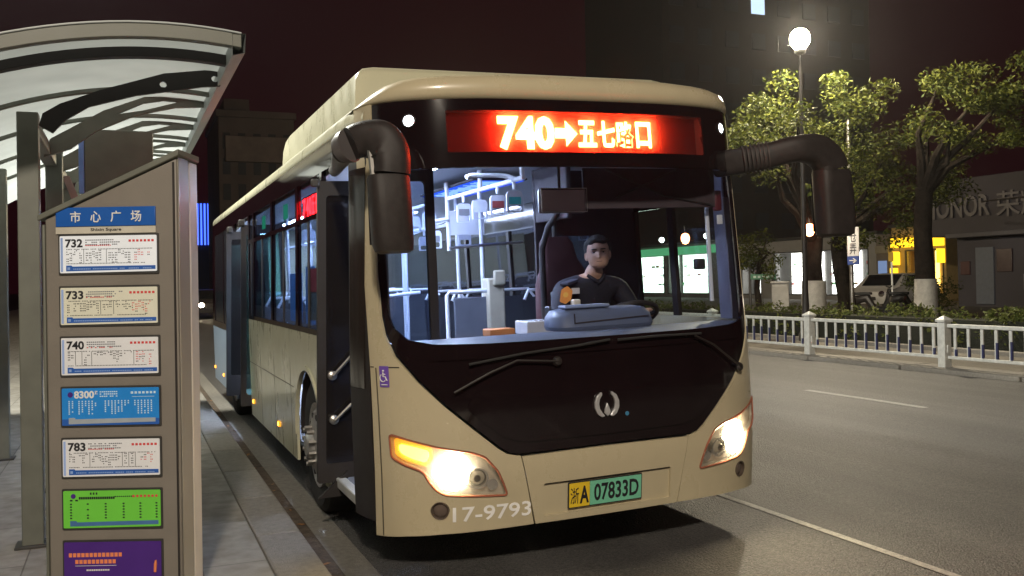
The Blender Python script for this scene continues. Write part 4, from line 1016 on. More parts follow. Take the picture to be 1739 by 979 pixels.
for c in (WF, WR):
    wheel(c, .045, 1); wheel((c[0], c[1]), 2*XC-.045, -1)
    mb = MB()
    for s, xx in ((1,.03),(-1,2*XC-.03)):
        A = arch((c[0],.46),.525); mb.loft([[Vector((xx, y, z)) for y, z in A], [Vector((xx+s*.36, y, z)) for y, z in A]])
        mb.add([Vector((xx+s*.36, y, z)) for y, z in A], [tuple(range(len(A)))])
    mb.build('wheel_arch', BLACKM, bus)
# front door leaves, swung inwards across the opening
def leaf(y, x0, x1, z0, z1, gm, name='door_leaf', handles=(), glassz=.55):
    S = plane_surf((0, y, 0), (1,0,0), (0,0,1))
    k_ = .075 if x0 < 0 else 0
    fr_ = rpoly([(x0,z0),(x1,z0),(x1,z1),(x0+k_,z1)], .02)
    gl_ = rpoly([(x0+.05+k_*.1,glassz),(x1-.05,glassz),(x1-.05,z1-.09),(x0+.05+k_,z1-.09)], .03)
    o = patch(name, fr_, S, BLACKM, bus, 0, .035, [gl_], .3)
    patch('pane', gl_, S, gm, o, -.012, .006, step=.3)
    for (xa, za, xb, zb) in handles:
        MB().tube([S(xa,za,.0), S(xa,za,.05), S(xb,zb,.05), S(xb,zb,.0)], .010, 8).build('grab_handle', STEEL, o)
        MB().lathe([(.03,0),(.03,.02),(.015,.03)], Matrix.Translation(S(xa,za,0)) @ Matrix.Rotation(R(90), 4, 'X'), 12).build('handle_boss', STEEL, o)
    return o
DOORG = glass('door glass', (.80,.86,.95), .06)
DARKDG = mat('dark door glass', (.012,.010,.010), .12)
l1 = leaf(1.30, -.085, .42, .335, 2.215, DARKDG, handles=((.03,1.0,.17,1.14),(.03,.725,.17,.845)), glassz=.45)
MB().box((-.03,1.275,2.20), (.05,.03,.05)).build('hinge', DARKSTEEL, l1, True, .01)
leaf(.64, .10, .535, .36, 2.235, DOORG, glassz=.62)
MB().prism([(.10,.25),(.10,.40),(-.09,.25)], lambda u, v: Vector((u,1.27,v)), (0,.03,0)).build('door_sill_flap', BLACKM, bus)
MB().span((.03,.66,.30), (.09,1.40,.36)).build('step_edge', mat('pale step edge', (.5,.5,.47), .5), bus, True, .008)
MB().span((.09,.60,.24), (.35,1.46,.355)).build('step', FLOORI, bus, True, .006)
leaf(6.62, -.13, .40, .32, 2.2, DARKDG); leaf(5.40, -.10, .40, .34, 2.2, glass('rear door glass', (.6,.85,.8), .1), glassz=.45)
MB().box((-.02,5.42,2.22), (.06,.12,.07)).build('door_hinge', DARKSTEEL, bus, True, .012)
MB().box((-.02,6.60,2.22), (.06,.12,.07)).build('door_hinge', DARKSTEEL, bus, True, .012)
# wing mirrors
def rbox_loft(mb, secs):
    """stack of rounded rectangular sections (cx,cy,cz,w,d)"""
    rows = []
    for (cx, cy, cz, w, d) in secs:
        rows.append([Vector((cx+u, cy+v, cz)) for u, v in rpoly([(-w/2,-d/2),(w/2,-d/2),(w/2,d/2),(-w/2,d/2)], min(w, d)*.42, 4)])
    mb.loft(rows, True); n = len(rows[0]); k = len(mb.v)-n*len(rows)
    mb.f += [tuple(range(k, k+n))[::-1], tuple(range(k+n*(len(rows)-1), k+n*len(rows)))]
    return mb
ml = rbox_loft(MB(), [(.09,-.07,1.712,.14,.09),(.09,-.07,1.725,.185,.14),(.085,-.07,1.76,.20,.155),(.08,-.07,1.95,.205,.16),(.075,-.07,2.08,.205,.155),(.075,-.07,2.098,.19,.14)]).build('wing_mirror', MIRG, bus)
MB().span((-.01,.012,1.76), (.16,.016,2.06)).build('mirror_glass', mat('mirror silver', (.7,.7,.7), .05, 1), ml)
def sweep(path, y0, wid, dep, n=5):
    P = curve([(a, 0, b) for a, b in path], n); Wd = curver(wid, n); Yc = curver(y0, n); mb = MB(); rows = []
    for i, p in enumerate(P):
        d = (P[min(i+1, len(P)-1)]-P[max(i-1, 0)]).normalized(); nrm = Vector((-d.z, 0, d.x))
        w_, h_ = Wd[i]/2, dep/2
        rows.append([Vector((p.x, Yc[i], p.z))+nrm*u+Vector((0, v, 0)) for u, v in rpoly([(-w_,-h_),(w_,-h_),(w_,h_),(-w_,h_)], min(w_, h_)*.85, 5)])
    mb.loft(rows, True); k = len(rows[0]); mb.f += [tuple(range(k))[::-1], tuple(range(k*(len(rows)-1), k*len(rows)))]
    return mb
hp = [(-.075,.07,2.262),(-.05,.03,2.272),(-.01,-.02,2.278),(.035,-.055,2.262),(.068,-.07,2.225),(.083,-.075,2.17),(.086,-.075,2.104)]
sweep([(-.075,2.268),(-.02,2.285),(.045,2.272),(.088,2.222),(.096,2.16),(.092,2.104)], [.055,.01,-.04,-.06,-.07,-.07], [.165,.178,.20,.185,.178,.178], .165).build('mirror_head', MIRG, ml)
MB().tube([(-.105,.115,2.245),(-.09,.09,2.255),(-.076,.072,2.261)], [.074,.084,.086], 18).build('arm_collar', mat('collar grey', (.10,.09,.09), .4), ml)
MB().tube([(.02,.92,2.235),(-.03,.6,2.215),(-.085,.3,2.20),(-.10,.11,2.235)], [.035,.035,.04,.06], 12).build('mirror_arm', mat('arm grey', (.15,.145,.14), .45), ml)
MB().tube([(.0,-.05,2.23),(.01,-.055,2.08)], .02, 8).build('stay', STEEL, ml)
mr = rbox_loft(MB(), [(2.93,.05,1.735,.18,.10),(2.935,.05,1.75,.235,.14),(2.937,.05,1.85,.25,.15),(2.93,.05,2.02,.245,.15),(2.922,.05,2.13,.235,.15),(2.92,.05,2.145,.22,.14)]).build('wing_mirror', MIRG, bus)
MB().span((2.83,.126,1.77), (3.03,.130,2.10)).build('mirror_glass', MATS['mirror silver'], mr)
sweep([(2.30,2.215),(2.40,2.225),(2.52,2.245),(2.66,2.275),(2.80,2.27),(2.89,2.215),(2.918,2.15)], [.34,.22,.13,.06,.05,.05,.05], [.16,.16,.155,.16,.19,.205,.215], .15).build('mirror_head', MIRG, mr)
mb = MB()
for k in range(7): mb.tube([(2.395+.02*k,.222-.013*k,2.225+.003*k), (2.403+.02*k,.217-.013*k,2.226+.003*k)], .089, 18)
mb.build('arm_bellows', mat('ribbed rubber', (.045,.038,.036), .7), mr)
# wipers
def wiper(pts, name='wiper'):
    w = MB().tube([FS(x, z, .035) for x, z in pts], .006, 6).build(name, BLACKM, bus)
    return w
w = wiper([(.98,1.11),(.75,1.13),(.60,1.075),(.42,.985)]); MB().tube([FS(x, z, .028) for x, z in ((.50,1.125),(.80,1.165),(1.10,1.185),(1.30,1.205))], .007, 6).build('blade', RUBBER, w)
w = wiper([(1.85,1.19),(1.98,1.13),(2.12,1.03),(2.2,.98)]); MB().tube([FS(x, z, .028) for x, z in ((1.35,1.20),(1.6,1.205),(1.9,1.20))], .007, 6).build('blade', RUBBER, w)
for x, z in ((.98,1.11),(2.2,.98)): disc('wiper_pivot', (x,z), .03, BLACKM, bus, .02, prof=[(.001,.02),(.02,.016),(.028,0),(.001,-.03)])
# far side, back, chassis
patch('far_side_panel', [(.42,.23),(LEN,.26),(LEN,1.24),(.9,1.24),(.42,1.24)], RS, CREAM2, bus, 0, .02, step=.2)
patch('far_window_band', [(.42,2.02),(LEN,2.02),(LEN,2.432),(.42,2.432)], RS, BLACKG, bus, 0, .02, step=.2)
for y in (.42, 1.20, 1.72, 3.0, 4.3, 5.6, 6.9, 8.2, 9.4): pillar(y, y+(.26 if y < .5 else .07), 1.24, 2.02, BLACKM, RS)
ys = (.68, 1.20, 1.72, 3.0, 4.3, 5.6, 6.9, 8.2, 9.4)
for a, b_ in zip(ys, ys[1:]): patch('far_side_window', [(a+(.07 if a > .7 else 0),1.24),(b_,1.24),(b_,2.02),(a+(.07 if a > .7 else 0),2.02)], RS, RIGHTG if b_ < 2 else SIDEG, bus, -.004, .005, step=.3)
MB().span((.06,LEN-.03,.28), (2*XC-.06,LEN,2.44)).build('rear_wall', CREAM2, bus, True, .01)
MB().span((.42,.30,.22), (2.12,1.4,.355)).span((.42,1.4,.22), (2.12,LEN-.05,.355)).build('underframe', BLACKM, bus, False)
MB().span((.09,2.6,.28), (.42,6.8,.355)).build('underframe', BLACKM, bus, False)
# ------------------------------------------------------------------ interior
MB().span((.05,1.47,.36), (2*XC-.05,LEN-.05,.385)).span((.36,.62,.36), (2*XC-.2,1.47,.385)).build('floor', FLOORI, bus, False)
CEIL = mat('ceiling lining', (.62,.66,.74), .5, 0, .05, 5)
mb = MB(); rows = []
for y in (.34, 1, 3, 6, LEN-.05):
    rows.append([Vector((x if y > .9 else XC+(x-XC)*(.74 if y < .5 else 1), y, z)) for x, z in ((.07,2.05),(.075,2.20),(.16,2.30),(.4,2.345),(1.27,2.36),(2.14,2.345),(2.38,2.30),(2.465,2.20),(2.47,2.05))])
mb.loft([[Vector((p.x, p.y, max(p.z, 2.26) if p.y < 6.7 else p.z)) for p in q] for q in rows]).build('ceiling', CEIL, bus)
STRIP = emit('ceiling strip glow', (.58,.70,1), 120)
for x, ya in ((.78,1.0), (1.86,5.6)):
    st = MB().span((x-.075,ya-.02,2.325), (x+.075,9.2,2.34)).build('ceiling_light', RAILW, bus, True, .004)
    MB().span((x-.06,ya,2.318), (x+.06,9.18,2.324)).build('diffuser', STRIP, st, False)
ad = MB().span((1.26,1.95,2.29), (1.70,3.3,2.305)).build('ceiling_screen', DARKIN, bus, True, .004)
MB().span((1.28,1.97,2.284), (1.68,3.28,2.289)).build('screen_glow', emit('screen blue', (.03,.12,1), 1.3), ad, False)
mb = MB(); rng = random.Random(9)
for k in range(22):
    y = 2.0+.056*k; x = 1.30+rng.random()*.08; mb.span((x,y,2.281), (x+rng.uniform(.08,.3),y+.018,2.2835))
mb.build('screen_text', emit('screen pale', (.3,.55,1), 1.6), ad, False)
cl_ = MB().span((1.45,.62,2.315), (2.0,.78,2.335)).build('added_cab_light', RAILW, bus, True, .004)  # unseen lamp added above the visor to brighten the driver
MB().span((1.47,.64,2.309), (1.98,.76,2.314)).build('diffuser', emit('added cab glow', (.74,.78,1), 4.8), cl_, False)
# rails
def rail(pts, r=.016, m=RAILW, name='grab_rail'): return MB().tube(pts, r, 10).build(name, m, bus)
rail([(1.24,.95,2.20),(1.24,1.6,2.2),(1.24,2.5,2.2)]); rail([(1.24,2.52,2.33),(1.245,2.52,2.25),(1.245,2.52,1.79)])
rail([(.92,1.15,2.22),(.95,1.15,2.235),(1.15,1.15,2.235),(1.20,1.12,2.225),(1.24,1.08,2.2)]); rail([(1.24,1.75,2.34),(1.24,1.75,2.2)]); rail([(1.24,.98,2.34),(1.24,.97,2.2)])
rail([(1.10,2.5,2.02),(1.24,2.5,2.04)]); rail([(1.14,2.2,1.80),(1.4,2.2,1.815),(1.75,2.2,1.83)], .012, STEEL)
rail([(.30,3.0,2.10),(.30,5.2,2.10)]); rail([(.95,2.9,2.06),(.95,9,2.06)]); rail([(1.62,2.9,2.06),(1.62,9,2.06)])
for x, y in ((.95,3.4),(1.62,3.4),(.95,5.0),(1.62,5.2),(.95,6.9),(1.62,6.9),(.42,5.3)): rail([(x,y,2.34),(x,y,.38)], .017, RAILW, 'grab_pole')
HND = mat('strap plate', (.62,.66,.78), .35, 0, .05, 10)
def strap(x, y, z, tint=None):
    s = MB().tube([(x,y,z),(x,y,z-.05)], .012, 8).build('strap_handle', RAILW, bus)
    S = plane_surf((x,y,z), (1,0,0), (0,0,1))
    patch('plate', rpoly([(-.045,-.06),(.045,-.06),(.058,-.085),(.058,-.20),(-.058,-.20),(-.058,-.085)], .01), S, HND, s, .006, .012, [rect(-.043,-.19,.043,-.15,.014)], .1)
    if tint: patch('insert', rect(-.042,-.148,.042,-.10,.004), S, tint, s, .008, .003, step=.1)
    return s
strap(1.24,1.12,2.19, mat('teal insert', (.05,.45,.45), .4)); strap(1.24,1.42,2.19, mat('red insert', (.30,.06,.06), .4)); strap(1.24,1.78,2.19); strap(1.24,2.12,2.19, INKG)
rail([(1.24,2.9,2.2),(1.24,6.5,2.2)]); rail([(.75,2.75,2.34),(.75,2.75,.4)], .016, RAILW, 'grab_pole'); rail([(1.02,3.0,2.34),(1.02,3.0,1.3),(1.0,3.0,.4)], .016, RAILW, 'grab_pole')
for q in range(7): strap(1.24, 3.0+.45*q, 2.19)
rail([(.40,2.62,1.45),(.75,2.62,1.45),(1.02,2.62,1.47)], .014); rail([(1.55,2.6,2.34),(1.55,2.6,1.2),(1.6,2.5,.4)], .016, RAILW, 'grab_pole')
MB().span((1.30,2.7,1.92),(1.62,2.72,2.12)).build('route_map_frame', PAPER, bus, True, .005); MB().span((.5,2.7,1.96),(.85,2.72,2.16)).build('advert_frame', PAPERC, bus, True, .005)
strap(1.12,2.5,2.01, INKG); strap(.30,3.4,2.09); strap(.95,3.1,2.05); strap(1.62,3.2,2.05); strap(.95,4.2,2.05); strap(1.62,4.4,2.05)
# partition board, fare machine, posts by the entrance
pb = MB().span((1.16,2.2,.62), (1.50,2.225,1.42)).build('partition_board', mat('partition grey', (.12,.13,.16), .5, 0, .1, 8), bus, True, .01)
MB().tube([(1.10,2.19,.4),(1.10,2.19,1.44),(1.12,2.19,1.465),(1.50,2.19,1.465),(1.53,2.19,1.44)], .016, 10).build('frame', RAILW, pb)
MB().span((1.42,2.15,1.05), (1.56,2.28,1.56)).span((1.46,2.12,1.50),(1.56,2.15,1.62)).build('card_reader', mat('beige box', (.48,.44,.34), .5), bus, True, .02)
fm = MB().span((1.33,1.25,.40), (1.62,1.55,1.16)).build('fare_box', mat('fare box steel', (.30,.30,.32), .3, .6, .1, 12), bus, True, .015)
MB().span((1.36,1.28,1.165), (1.56,1.5,1.26)).build('fare_slot', mat('clear acrylic', (.5,.5,.52), .15), fm, True, .01)
MB().span((1.10,1.3,1.17), (1.28,1.45,1.22)).build('leaflet_tray', mat('orange tray', (.42,.16,.05), .5), bus, True, .006)
rail([(1.57,1.45,.4),(1.57,1.45,1.75),(1.60,1.4,1.90),(1.66,1.32,2.02)], .022, BLACKM, 'black_hoop'); rail([(1.74,1.6,.4),(1.74,1.6,2.1)], .016, DARKSTEEL, 'dark_pole')
mb = MB()
for (x, y, z, s) in ((1.50,1.2,1.32,.06),(1.55,1.22,1.42,.05),(1.60,1.2,1.28,.07),(1.66,1.18,1.30,.05)): mb.box((x,y,z), (s,s,s*1.3), (0,0,.3))
mb.build('ticket_gear', mat('dark gear', (.05,.05,.055), .25, .4), bus, True, .01)
MB().span((1.60,1.05,1.24),(1.66,1.1,1.40)).build('paper_roll_holder', mat('cream box', (.55,.52,.42), .5), bus, True, .01)
# seats
SEATB = mat('seat back', (.03,.034,.045), .5, 0, .1, 10)
def seat(x, y):
    s = MB().box((x,y,.80), (.42,.42,.06)).box((x,y,.58), (.06,.3,.40)).build('passenger_seat', SEATM, bus, True, .02)
    MB().loft([[Vector((x+u, y+.22+.05*abs(u)*2*-1+.06*k, .82+.56*k)) for u in (-.21,-.12,0,.12,.21)] for k in (0,.35,.7,.93,1)]).loft([[Vector((x+u, y+.25+.05*abs(u)*2*-1+.06*k, .82+.56*k)) for u in (-.21,-.12,0,.12,.21)] for k in (0,.35,.7,.93,1)]).build('seat_back', SEATB, s)
    MB().tube([(x-.2,y+.26,1.36),(x-.15,y+.28,1.44),(x+.15,y+.28,1.44),(x+.2,y+.26,1.36)], .014, 8).build('seat_rail', RAILW, s)
    return s
for x, ys in ((.33,(3.1,3.9,4.7,7.3,8.1,8.8)),(.76,(7.3,8.1,8.8)),(1.80,(3.3,4.1,6.2,7.3,8.1,8.8)),(2.22,(2.6,3.3,4.1,6.2,7.3,8.1,8.8))):
    for y in ys: seat(x, y)
# blue adverts inside the door side windows, given a weak glow of their own
for (a, c, z0, z1) in ((1.50,1.62,1.29,1.75),(1.95,2.3,1.29,1.70),(2.46,3.0,1.29,1.66)):
    patch('window_advert', [(a,z0),(c,z0),(c,z1),(a,z1)], LS, mat('advert blue %g' % a, (.10,.30,.70), .5, 0, .3, 4, emis=(.15,.4,1), estr=.25), bus, -.05, .003, step=.3)
# cab: partition with window, dash, cluster, wheel, visor, mirror
CABS = plane_surf((0,1.75,0), (1,0,0), (0,0,1))
cab = patch('cab_partition', rect(1.66,.39,2.50,2.34), CABS, DARKIN, bus, 0, .03, [rect(1.78,1.43,2.13,1.85,.01)], .3)
patch('cab_pane', rect(1.78,1.43,2.13,1.85,.01), CABS, glass('cab pane', (.75,.82,.92), .05), cab, -.012, .004, step=.3)
patch('sticker', rect(1.785,1.70,1.85,1.77), CABS, PAPER, cab, .003, .002, step=.3)
MB().span((1.66,1.2,1.95), (1.70,1.75,2.34)).build('cab_header', DARKIN, bus, True, .01)
def dashrow(y, z): return [Vector((x, max(y, fy(x, z)+.02), z)) for x in [.16+.07*i for i in range(32)] if x < 2.40]
mb = MB(); rows = [[Vector((x, fy(x, 1.225)+.012, 1.222)) for x in [.17+.0709*i for i in range(32)]], [Vector((x, fy(x, 1.225)+.05, 1.236)) for x in [.17+.0709*i for i in range(32)]], [Vector((x, max(.47, fy(x,1.2)+.12), 1.238)) for x in [.17+.0709*i for i in range(32)]], [Vector((x, max(.50, fy(x,1.2)+.14), 1.20)) for x in [.17+.0709*i for i in range(32)]], [Vector((x, max(.50, fy(x,1.2)+.14), .40)) for x in [.17+.0709*i for i in range(32)]]]
mb.loft(rows).build('dashboard', DASH, bus, True)
cl = rbox_loft(MB(), [(1.51,.52,1.239,.66,.26),(1.51,.52,1.26,.68,.28),(1.51,.53,1.315,.66,.27),(1.51,.54,1.352,.60,.22),(1.51,.545,1.364,.5,.14)]).build('instrument_hood', mat('instrument hood', (.10,.125,.20), .5, 0, .06, 8), bus)
so_ = plane_surf((1.18,.383,1.25), (1,0,0), (0,.05,1))
patch('hood_line', [(.10,.028),(.60,.05),(.60,.056),(.106,.036),(.106,.088),(.10,.088)], so_, DARKIN, cl, .004, .006, step=.3)
MB().span((1.25,.44,1.366), (1.55,.55,1.386)).build('hood_top', mat('hood top', (.20,.25,.38), .5), cl, True, .01)
M = Matrix.Translation((1.84,.80,1.27)) @ Matrix.Rotation(R(-28), 4, 'X')
sw = MB().tube([M @ Vector((.22*math.cos(2*math.pi*k/28), .22*math.sin(2*math.pi*k/28), 0)) for k in range(30)], .016, 10).build('steering_wheel', BLACKM, bus)
mb = MB()
for a in (200, 340, 90): mb.tube([M @ Vector((0,0,-.03)), M @ Vector((.22*math.cos(R(a)), .22*math.sin(R(a)), 0))], .014, 8)
mb.lathe([(.01,-.02),(.07,-.02),(.06,.01),(.01,.015)], M, 16).tube([M @ Vector((0,0,-.02)), M @ Vector((0,.02,-.45))], .03, 10).build('spokes', BLACKM, sw)
vs = MB().span((1.40,.44,1.955), (2.33,.452,2.20)).build('sun_visor', mat('sun blind', (.055,.04,.045), .7, 0, .15, 20), bus, True, .004)
for (a, b_) in (((1.55,2.19),(1.95,2.03)),((1.95,2.03),(2.30,1.97)),((1.62,2.02),(2.05,2.19))): MB().tube([(a[0],.43,a[1]), (b_[0],.43,b_[1])], .006, 6).build('blind_arm', DARKSTEEL, vs)
im = rbox_loft(MB(), [(1.205,.33,1.925,.28,.03),(1.205,.33,1.935,.295,.05),(1.205,.33,2.055,.295,.05),(1.205,.33,2.068,.28,.03)]).build('interior_mirror', mat('mirror back', (.05,.035,.04), .3), bus)
MB().tube([(1.205,.36,2.06),(1.205,.36,2.22)], .010, 8).build('mirror_stem', DARKSTEEL, im)
MB().tube([(1.06,.296,1.93),(1.06,.296,2.065),(1.35,.296,2.065),(1.35,.296,1.93),(1.06,.296,1.93)], .003, 6).build('mirror_rim', STEEL, im)
# right A pillar lining, small items on it
patch('pillar_lining', [(.50,1.24),(.66,1.24),(.66,2.2),(.50,2.2)], RS, mat('pillar lining', (.20,.22,.32), .5), bus, -.03, .01, step=.15)
mb = MB().tube([(2.33,.52,1.36),(2.34,.56,2.12)], .014, 8).build('pillar_handrail', RAILW, bus)
MB().box((2.385,.50,2.0), (.05,.04,.13)).build('cab_radio', mat('maroon box', (.12,.02,.03), .4), bus, True, .01)
MB().box((2.40,.50,1.88), (.04,.01,.06)).build('label_plate', PAPER, bus, True, .003)
MB().box((2.30,.60,1.60), (.06,.06,.07)).build('cab_camera', BLACKM, bus, True, .01)
# driver's seat
ds = MB().box((1.81,1.30,.94), (.50,.48,.12)).box((1.81,1.3,.66), (.3,.34,.5)).build('driver_seat', BLACKM, bus, True, .04)
rbox_loft(MB(), [(1.80,1.50,.98,.44,.10),(1.80,1.53,1.2,.50,.13),(1.79,1.57,1.5,.44,.12),(1.78,1.58,1.60,.34,.11),(1.76,1.585,1.68,.28,.10),(1.745,1.59,1.80,.25,.09),(1.74,1.59,1.84,.18,.06)]).build('seat_back', mat('driver seat cloth', (.06,.02,.022), .8), ds)

# ------------------------------------------------------------------ driver
SKIN = mat('skin', (.40,.235,.165), .5, 0, .06, 20)
NAVY = mat('navy uniform', (.008,.008,.016), .8, 0, .2, 20, bump=.2, bscale=60)
HAIR = mat('black hair', (.008,.007,.007), .6, 0, .3, 60, bump=.5, bscale=120)
dr = thing('person', 'bus driver in dark navy uniform with an orange sleeve badge seated behind the windscreen', 'person', (0,0,0))
dr.rotation_euler = (0, -BETA, 0)
def skinmesh(name, nodes, edges, m, parent, sub=2, root=0):
    me = bpy.data.meshes.new(name); me.from_pydata([n[:3] for n in nodes], edges, [])
    o = bpy.data.objects.new(name, me); link(o, parent)
    md = o.modifiers.new('skin', 'SKIN'); md.use_smooth_shade = True
    for i, n in enumerate(nodes):
        me.skin_vertices[0].data[i].radius = (n[3], n[4] if len(n) > 4 else n[3]); me.skin_vertices[0].data[i].use_root = (i == root)
    s = o.modifiers.new('sub', 'SUBSURF'); s.levels = s.render_levels = sub
    dg = bpy.context.evaluated_depsgraph_get(); m2 = bpy.data.meshes.new_from_object(o.evaluated_get(dg))
    o.modifiers.clear(); o.data = m2; m2.materials.clear(); m2.materials.append(m)
    for p in m2.polygons: p.use_smooth = True
    return o
px, pyy = 1.81, 1.22
# head: sculpted rings, yaw towards the camera
HC = Vector((1.812, 1.07, 1.700)); HY = R(-24)
def head_pt(a, h):
    """a azimuth (0 = face forward), h -1..1 from chin to crown"""
    prof = [(-1,.018),(-.94,.040),(-.8,.060),(-.6,.073),(-.35,.079),(-.1,.081),(.15,.083),(.4,.083),(.62,.077),(.8,.060),(.92,.039),(1,.006)]
    for i in range(len(prof)-1):
        if prof[i][0] <= h <= prof[i+1][0]:
            t = (h-prof[i][0])/(prof[i+1][0]-prof[i][0]); r = prof[i][1]*(1-t)+prof[i+1][1]*t; break
    fr_ = math.cos(a); r *= .94; x = r*math.sin(a)*.95; y = -r*fr_*(1.08 if fr_ > 0 else 1.22)
    if h < -.3 and fr_ < 0: y *= max(.45, 1-(-.3-h)*1.1)       # nape
    y += .012*(h > -2)*(0)
    if h < -.55 and fr_ > 0: y -= .010*fr_*min(1, (-.55-h)*3)  # chin forward
    f = max(0, fr_)
    if f > .2:
        s = abs(math.sin(a))
        nose = math.exp(-(s/.13)**2)
        if -.38 < h < .12: y -= nose*.024*(1-(h+.38)/.5)*(1 if h > -.33 else .6)
        eye = math.exp(-((s-.42)/.17)**2)*math.exp(-((h-.02)/.10)**2); y += eye*.013
        brow = math.exp(-((s-.40)/.28)**2)*math.exp(-((h-.19)/.08)**2); y -= brow*.005
        mouth = math.exp(-(s/.30)**2)*math.exp(-((h+.56)/.06)**2); y += mouth*.004
        lip = math.exp(-(s/.26)**2)*(math.exp(-((h+.505)/.035)**2)+math.exp(-((h+.625)/.04)**2)); y -= lip*.006
        cheek = math.exp(-((s-.55)/.2)**2)*math.exp(-((h+.22)/.2)**2); y -= cheek*.004
    z = h*.106
    c, s_ = math.cos(HY), math.sin(HY)
    v = Vector((x*c-y*s_, x*s_+y*c, z)); v.rotate(Euler((R(-5), 0, 0))); return HC+v
NA, NH = 48, 40
rows = [[head_pt(2*math.pi*k/NA, -1+2*i/NH) for k in range(NA)] for i in range(NH+1)]
hm = MB().loft(rows, True); hm.f += [tuple(range(NA))[::-1], tuple(range(NH*NA, (NH+1)*NA))]
for s in (-1, 1):      # ears
    c0 = head_pt(s*R(96), 0); 
    for k in range(1): hm.lathe([(.004,-.012),(.017,-.010),(.026,0),(.020,.008),(.010,.003)], Matrix.Translation(c0+Vector((s*.004,.004,-.012))) @ Matrix.Rotation(R(90*s), 4, 'Y') @ Matrix.Scale(1.35, 4, (1,0,0)), 14)
head = hm.build('head_source', SKIN, dr)
nodes = [(1.81,1.27,1.02,.15,.11),(1.81,1.26,1.20,.155,.11),(1.81,1.235,1.38,.165,.105),(1.81,1.20,1.48,.13,.08),(1.812,1.165,1.545,.062,.062),(1.812,1.105,1.64,.054,.058),
 (1.61,1.20,1.465,.075,.07),(1.555,1.13,1.32,.058,.055),(1.545,1.03,1.20,.047,.047),(1.60,.90,1.24,.036,.036),(1.65,.80,1.285,.030,.024),
 (2.01,1.20,1.465,.075,.07),(2.075,1.13,1.32,.058,.055),(2.08,1.03,1.20,.047,.047),(2.03,.92,1.26,.036,.036),(2.0,.82,1.305,.030,.024),
 (1.72,1.20,.98,.10,.09),(1.70,.90,1.02,.085),(1.69,.72,.98,.07),(1.69,.72,.62,.05),(1.69,.66,.47,.05,.04),(1.69,.54,.445,.035,.03),
 (1.90,1.20,.98,.10,.09),(1.92,.90,1.02,.085),(1.93,.72,.98,.07),(1.93,.72,.62,.05),(1.93,.66,.47,.05,.04),(1.93,.54,.445,.035,.03)]
edges = [(0,1),(1,2),(2,3),(3,4),(4,5),(3,6),(6,7),(7,8),(8,9),(9,10),(3,11),(11,12),(12,13),(13,14),(14,15),(0,16),(16,17),(17,18),(18,19),(19,20),(20,21),(0,22),(22,23),(23,24),(24,25),(25,26),(26,27)]
body = skinmesh('body_source', nodes, edges, SKIN, dr)
parts_ = [head, body]
for (hx, hy, hz, s) in ((1.65,.80,1.285,1),(2.0,.82,1.305,-1)):        # hands curled on the wheel rim
    for k in range(4):
        o = .017*(k-1.5); L = (.95,1.05,1,.82)[k]
        parts_.append(skinmesh('finger_source', [(hx,hy,hz,.012),(hx+o*s,hy-.045*L,hz+.018,.0095),(hx+o*s,hy-.075*L,hz+.004,.0088),(hx+o*s,hy-.075*L,hz-.022,.008),(hx+o*s,hy-.055*L,hz-.034,.007)], [(0,1),(1,2),(2,3),(3,4)], SKIN, dr, 1))
    parts_.append(skinmesh('thumb_source', [(hx,hy,hz,.013),(hx+.034*s,hy-.018,hz+.008,.0105),(hx+.040*s,hy-.045,hz-.002,.009),(hx+.032*s,hy-.062,hz-.014,.008)], [(0,1),(1,2),(2,3)], SKIN, dr, 1))
bd = join('body', parts_, SKIN); bd.name = 'body'
rm = bd.modifiers.new('remesh', 'REMESH'); rm.mode = 'VOXEL'; rm.voxel_size = .0045; rm.use_smooth_shade = True
# eyes, brows, mouth
for s in (-1, 1):
    c = head_pt(s*R(24.5), .02)
    MB().lathe([(.001,-.006),(.008,-.004),(.0115,.001),(.008,.005),(.001,.006)], Matrix.Translation(c+Vector((0,.002,0))) @ Matrix.Rotation(R(90), 4, 'X') @ Matrix.Scale(1.5, 4, (1,0,0)) @ Matrix.Scale(.75, 4, (0,1,0)), 14).build('eye', mat('eye white %d' % s, (.30,.26,.25), .25), bd)
    MB().lathe([(.001,.0),(.0055,-.001),(.0055,.004),(.001,.006)], Matrix.Translation(c+Vector((-.001,-.003,.001))) @ Matrix.Rotation(R(90), 4, 'X'), 12).build('iris', mat('iris %d' % s, (.01,.007,.006), .15), bd)
    MB().tube([head_pt(s*R(a), .19+.02*math.sin(R((a-8)*4)))+Vector((0,-.002,0)) for a in (10,17,25,33,40)], [.0025,.0042,.0045,.004,.002], 8).build('eyebrow', HAIR, bd)
    MB().tube([head_pt(s*R(a), .065)+Vector((0,-.0015,0)) for a in (14,20,27,34)], [.001,.0022,.0022,.001], 6).build('eyelid', HAIR, bd)
MB().tube([head_pt(R(a), -.565)+Vector((0,-.002,0)) for a in (-17,-8,0,8,17)], [.0012,.0028,.0028,.0028,.0012], 8).build('mouth', mat('lip', (.11,.04,.035), .5), bd)
# hair: cap over the skull with a natural hairline
rows = []
for i in range(0, 21):
    row = []
    for k in range(NA):
        a = 2*math.pi*k/NA; fr_ = math.cos(a)
        lo = .56+.05*math.cos(5*a+.6)-.10*max(0, .75-fr_) if fr_ > .45 else (.53-(.45-fr_)*1.0 if fr_ > -.2 else -.15-.30*min(1, (-.2-fr_)*1.6))
        lo = min(lo, .60); h_ = lo+(1-lo)*i/20
        p = head_pt(a, h_); d = (p-(HC+Vector((0,.01,.02)))).normalized(); row.append(p+d*(.003+.017*min(1, i/6)+.007*noise.noise(p*38)+.003*noise.noise(p*110)))
    rows.append(row)
mb = MB().loft(rows, True); mb.f.append(tuple(range(20*NA, 21*NA))); mb.build('hair', HAIR, bd)
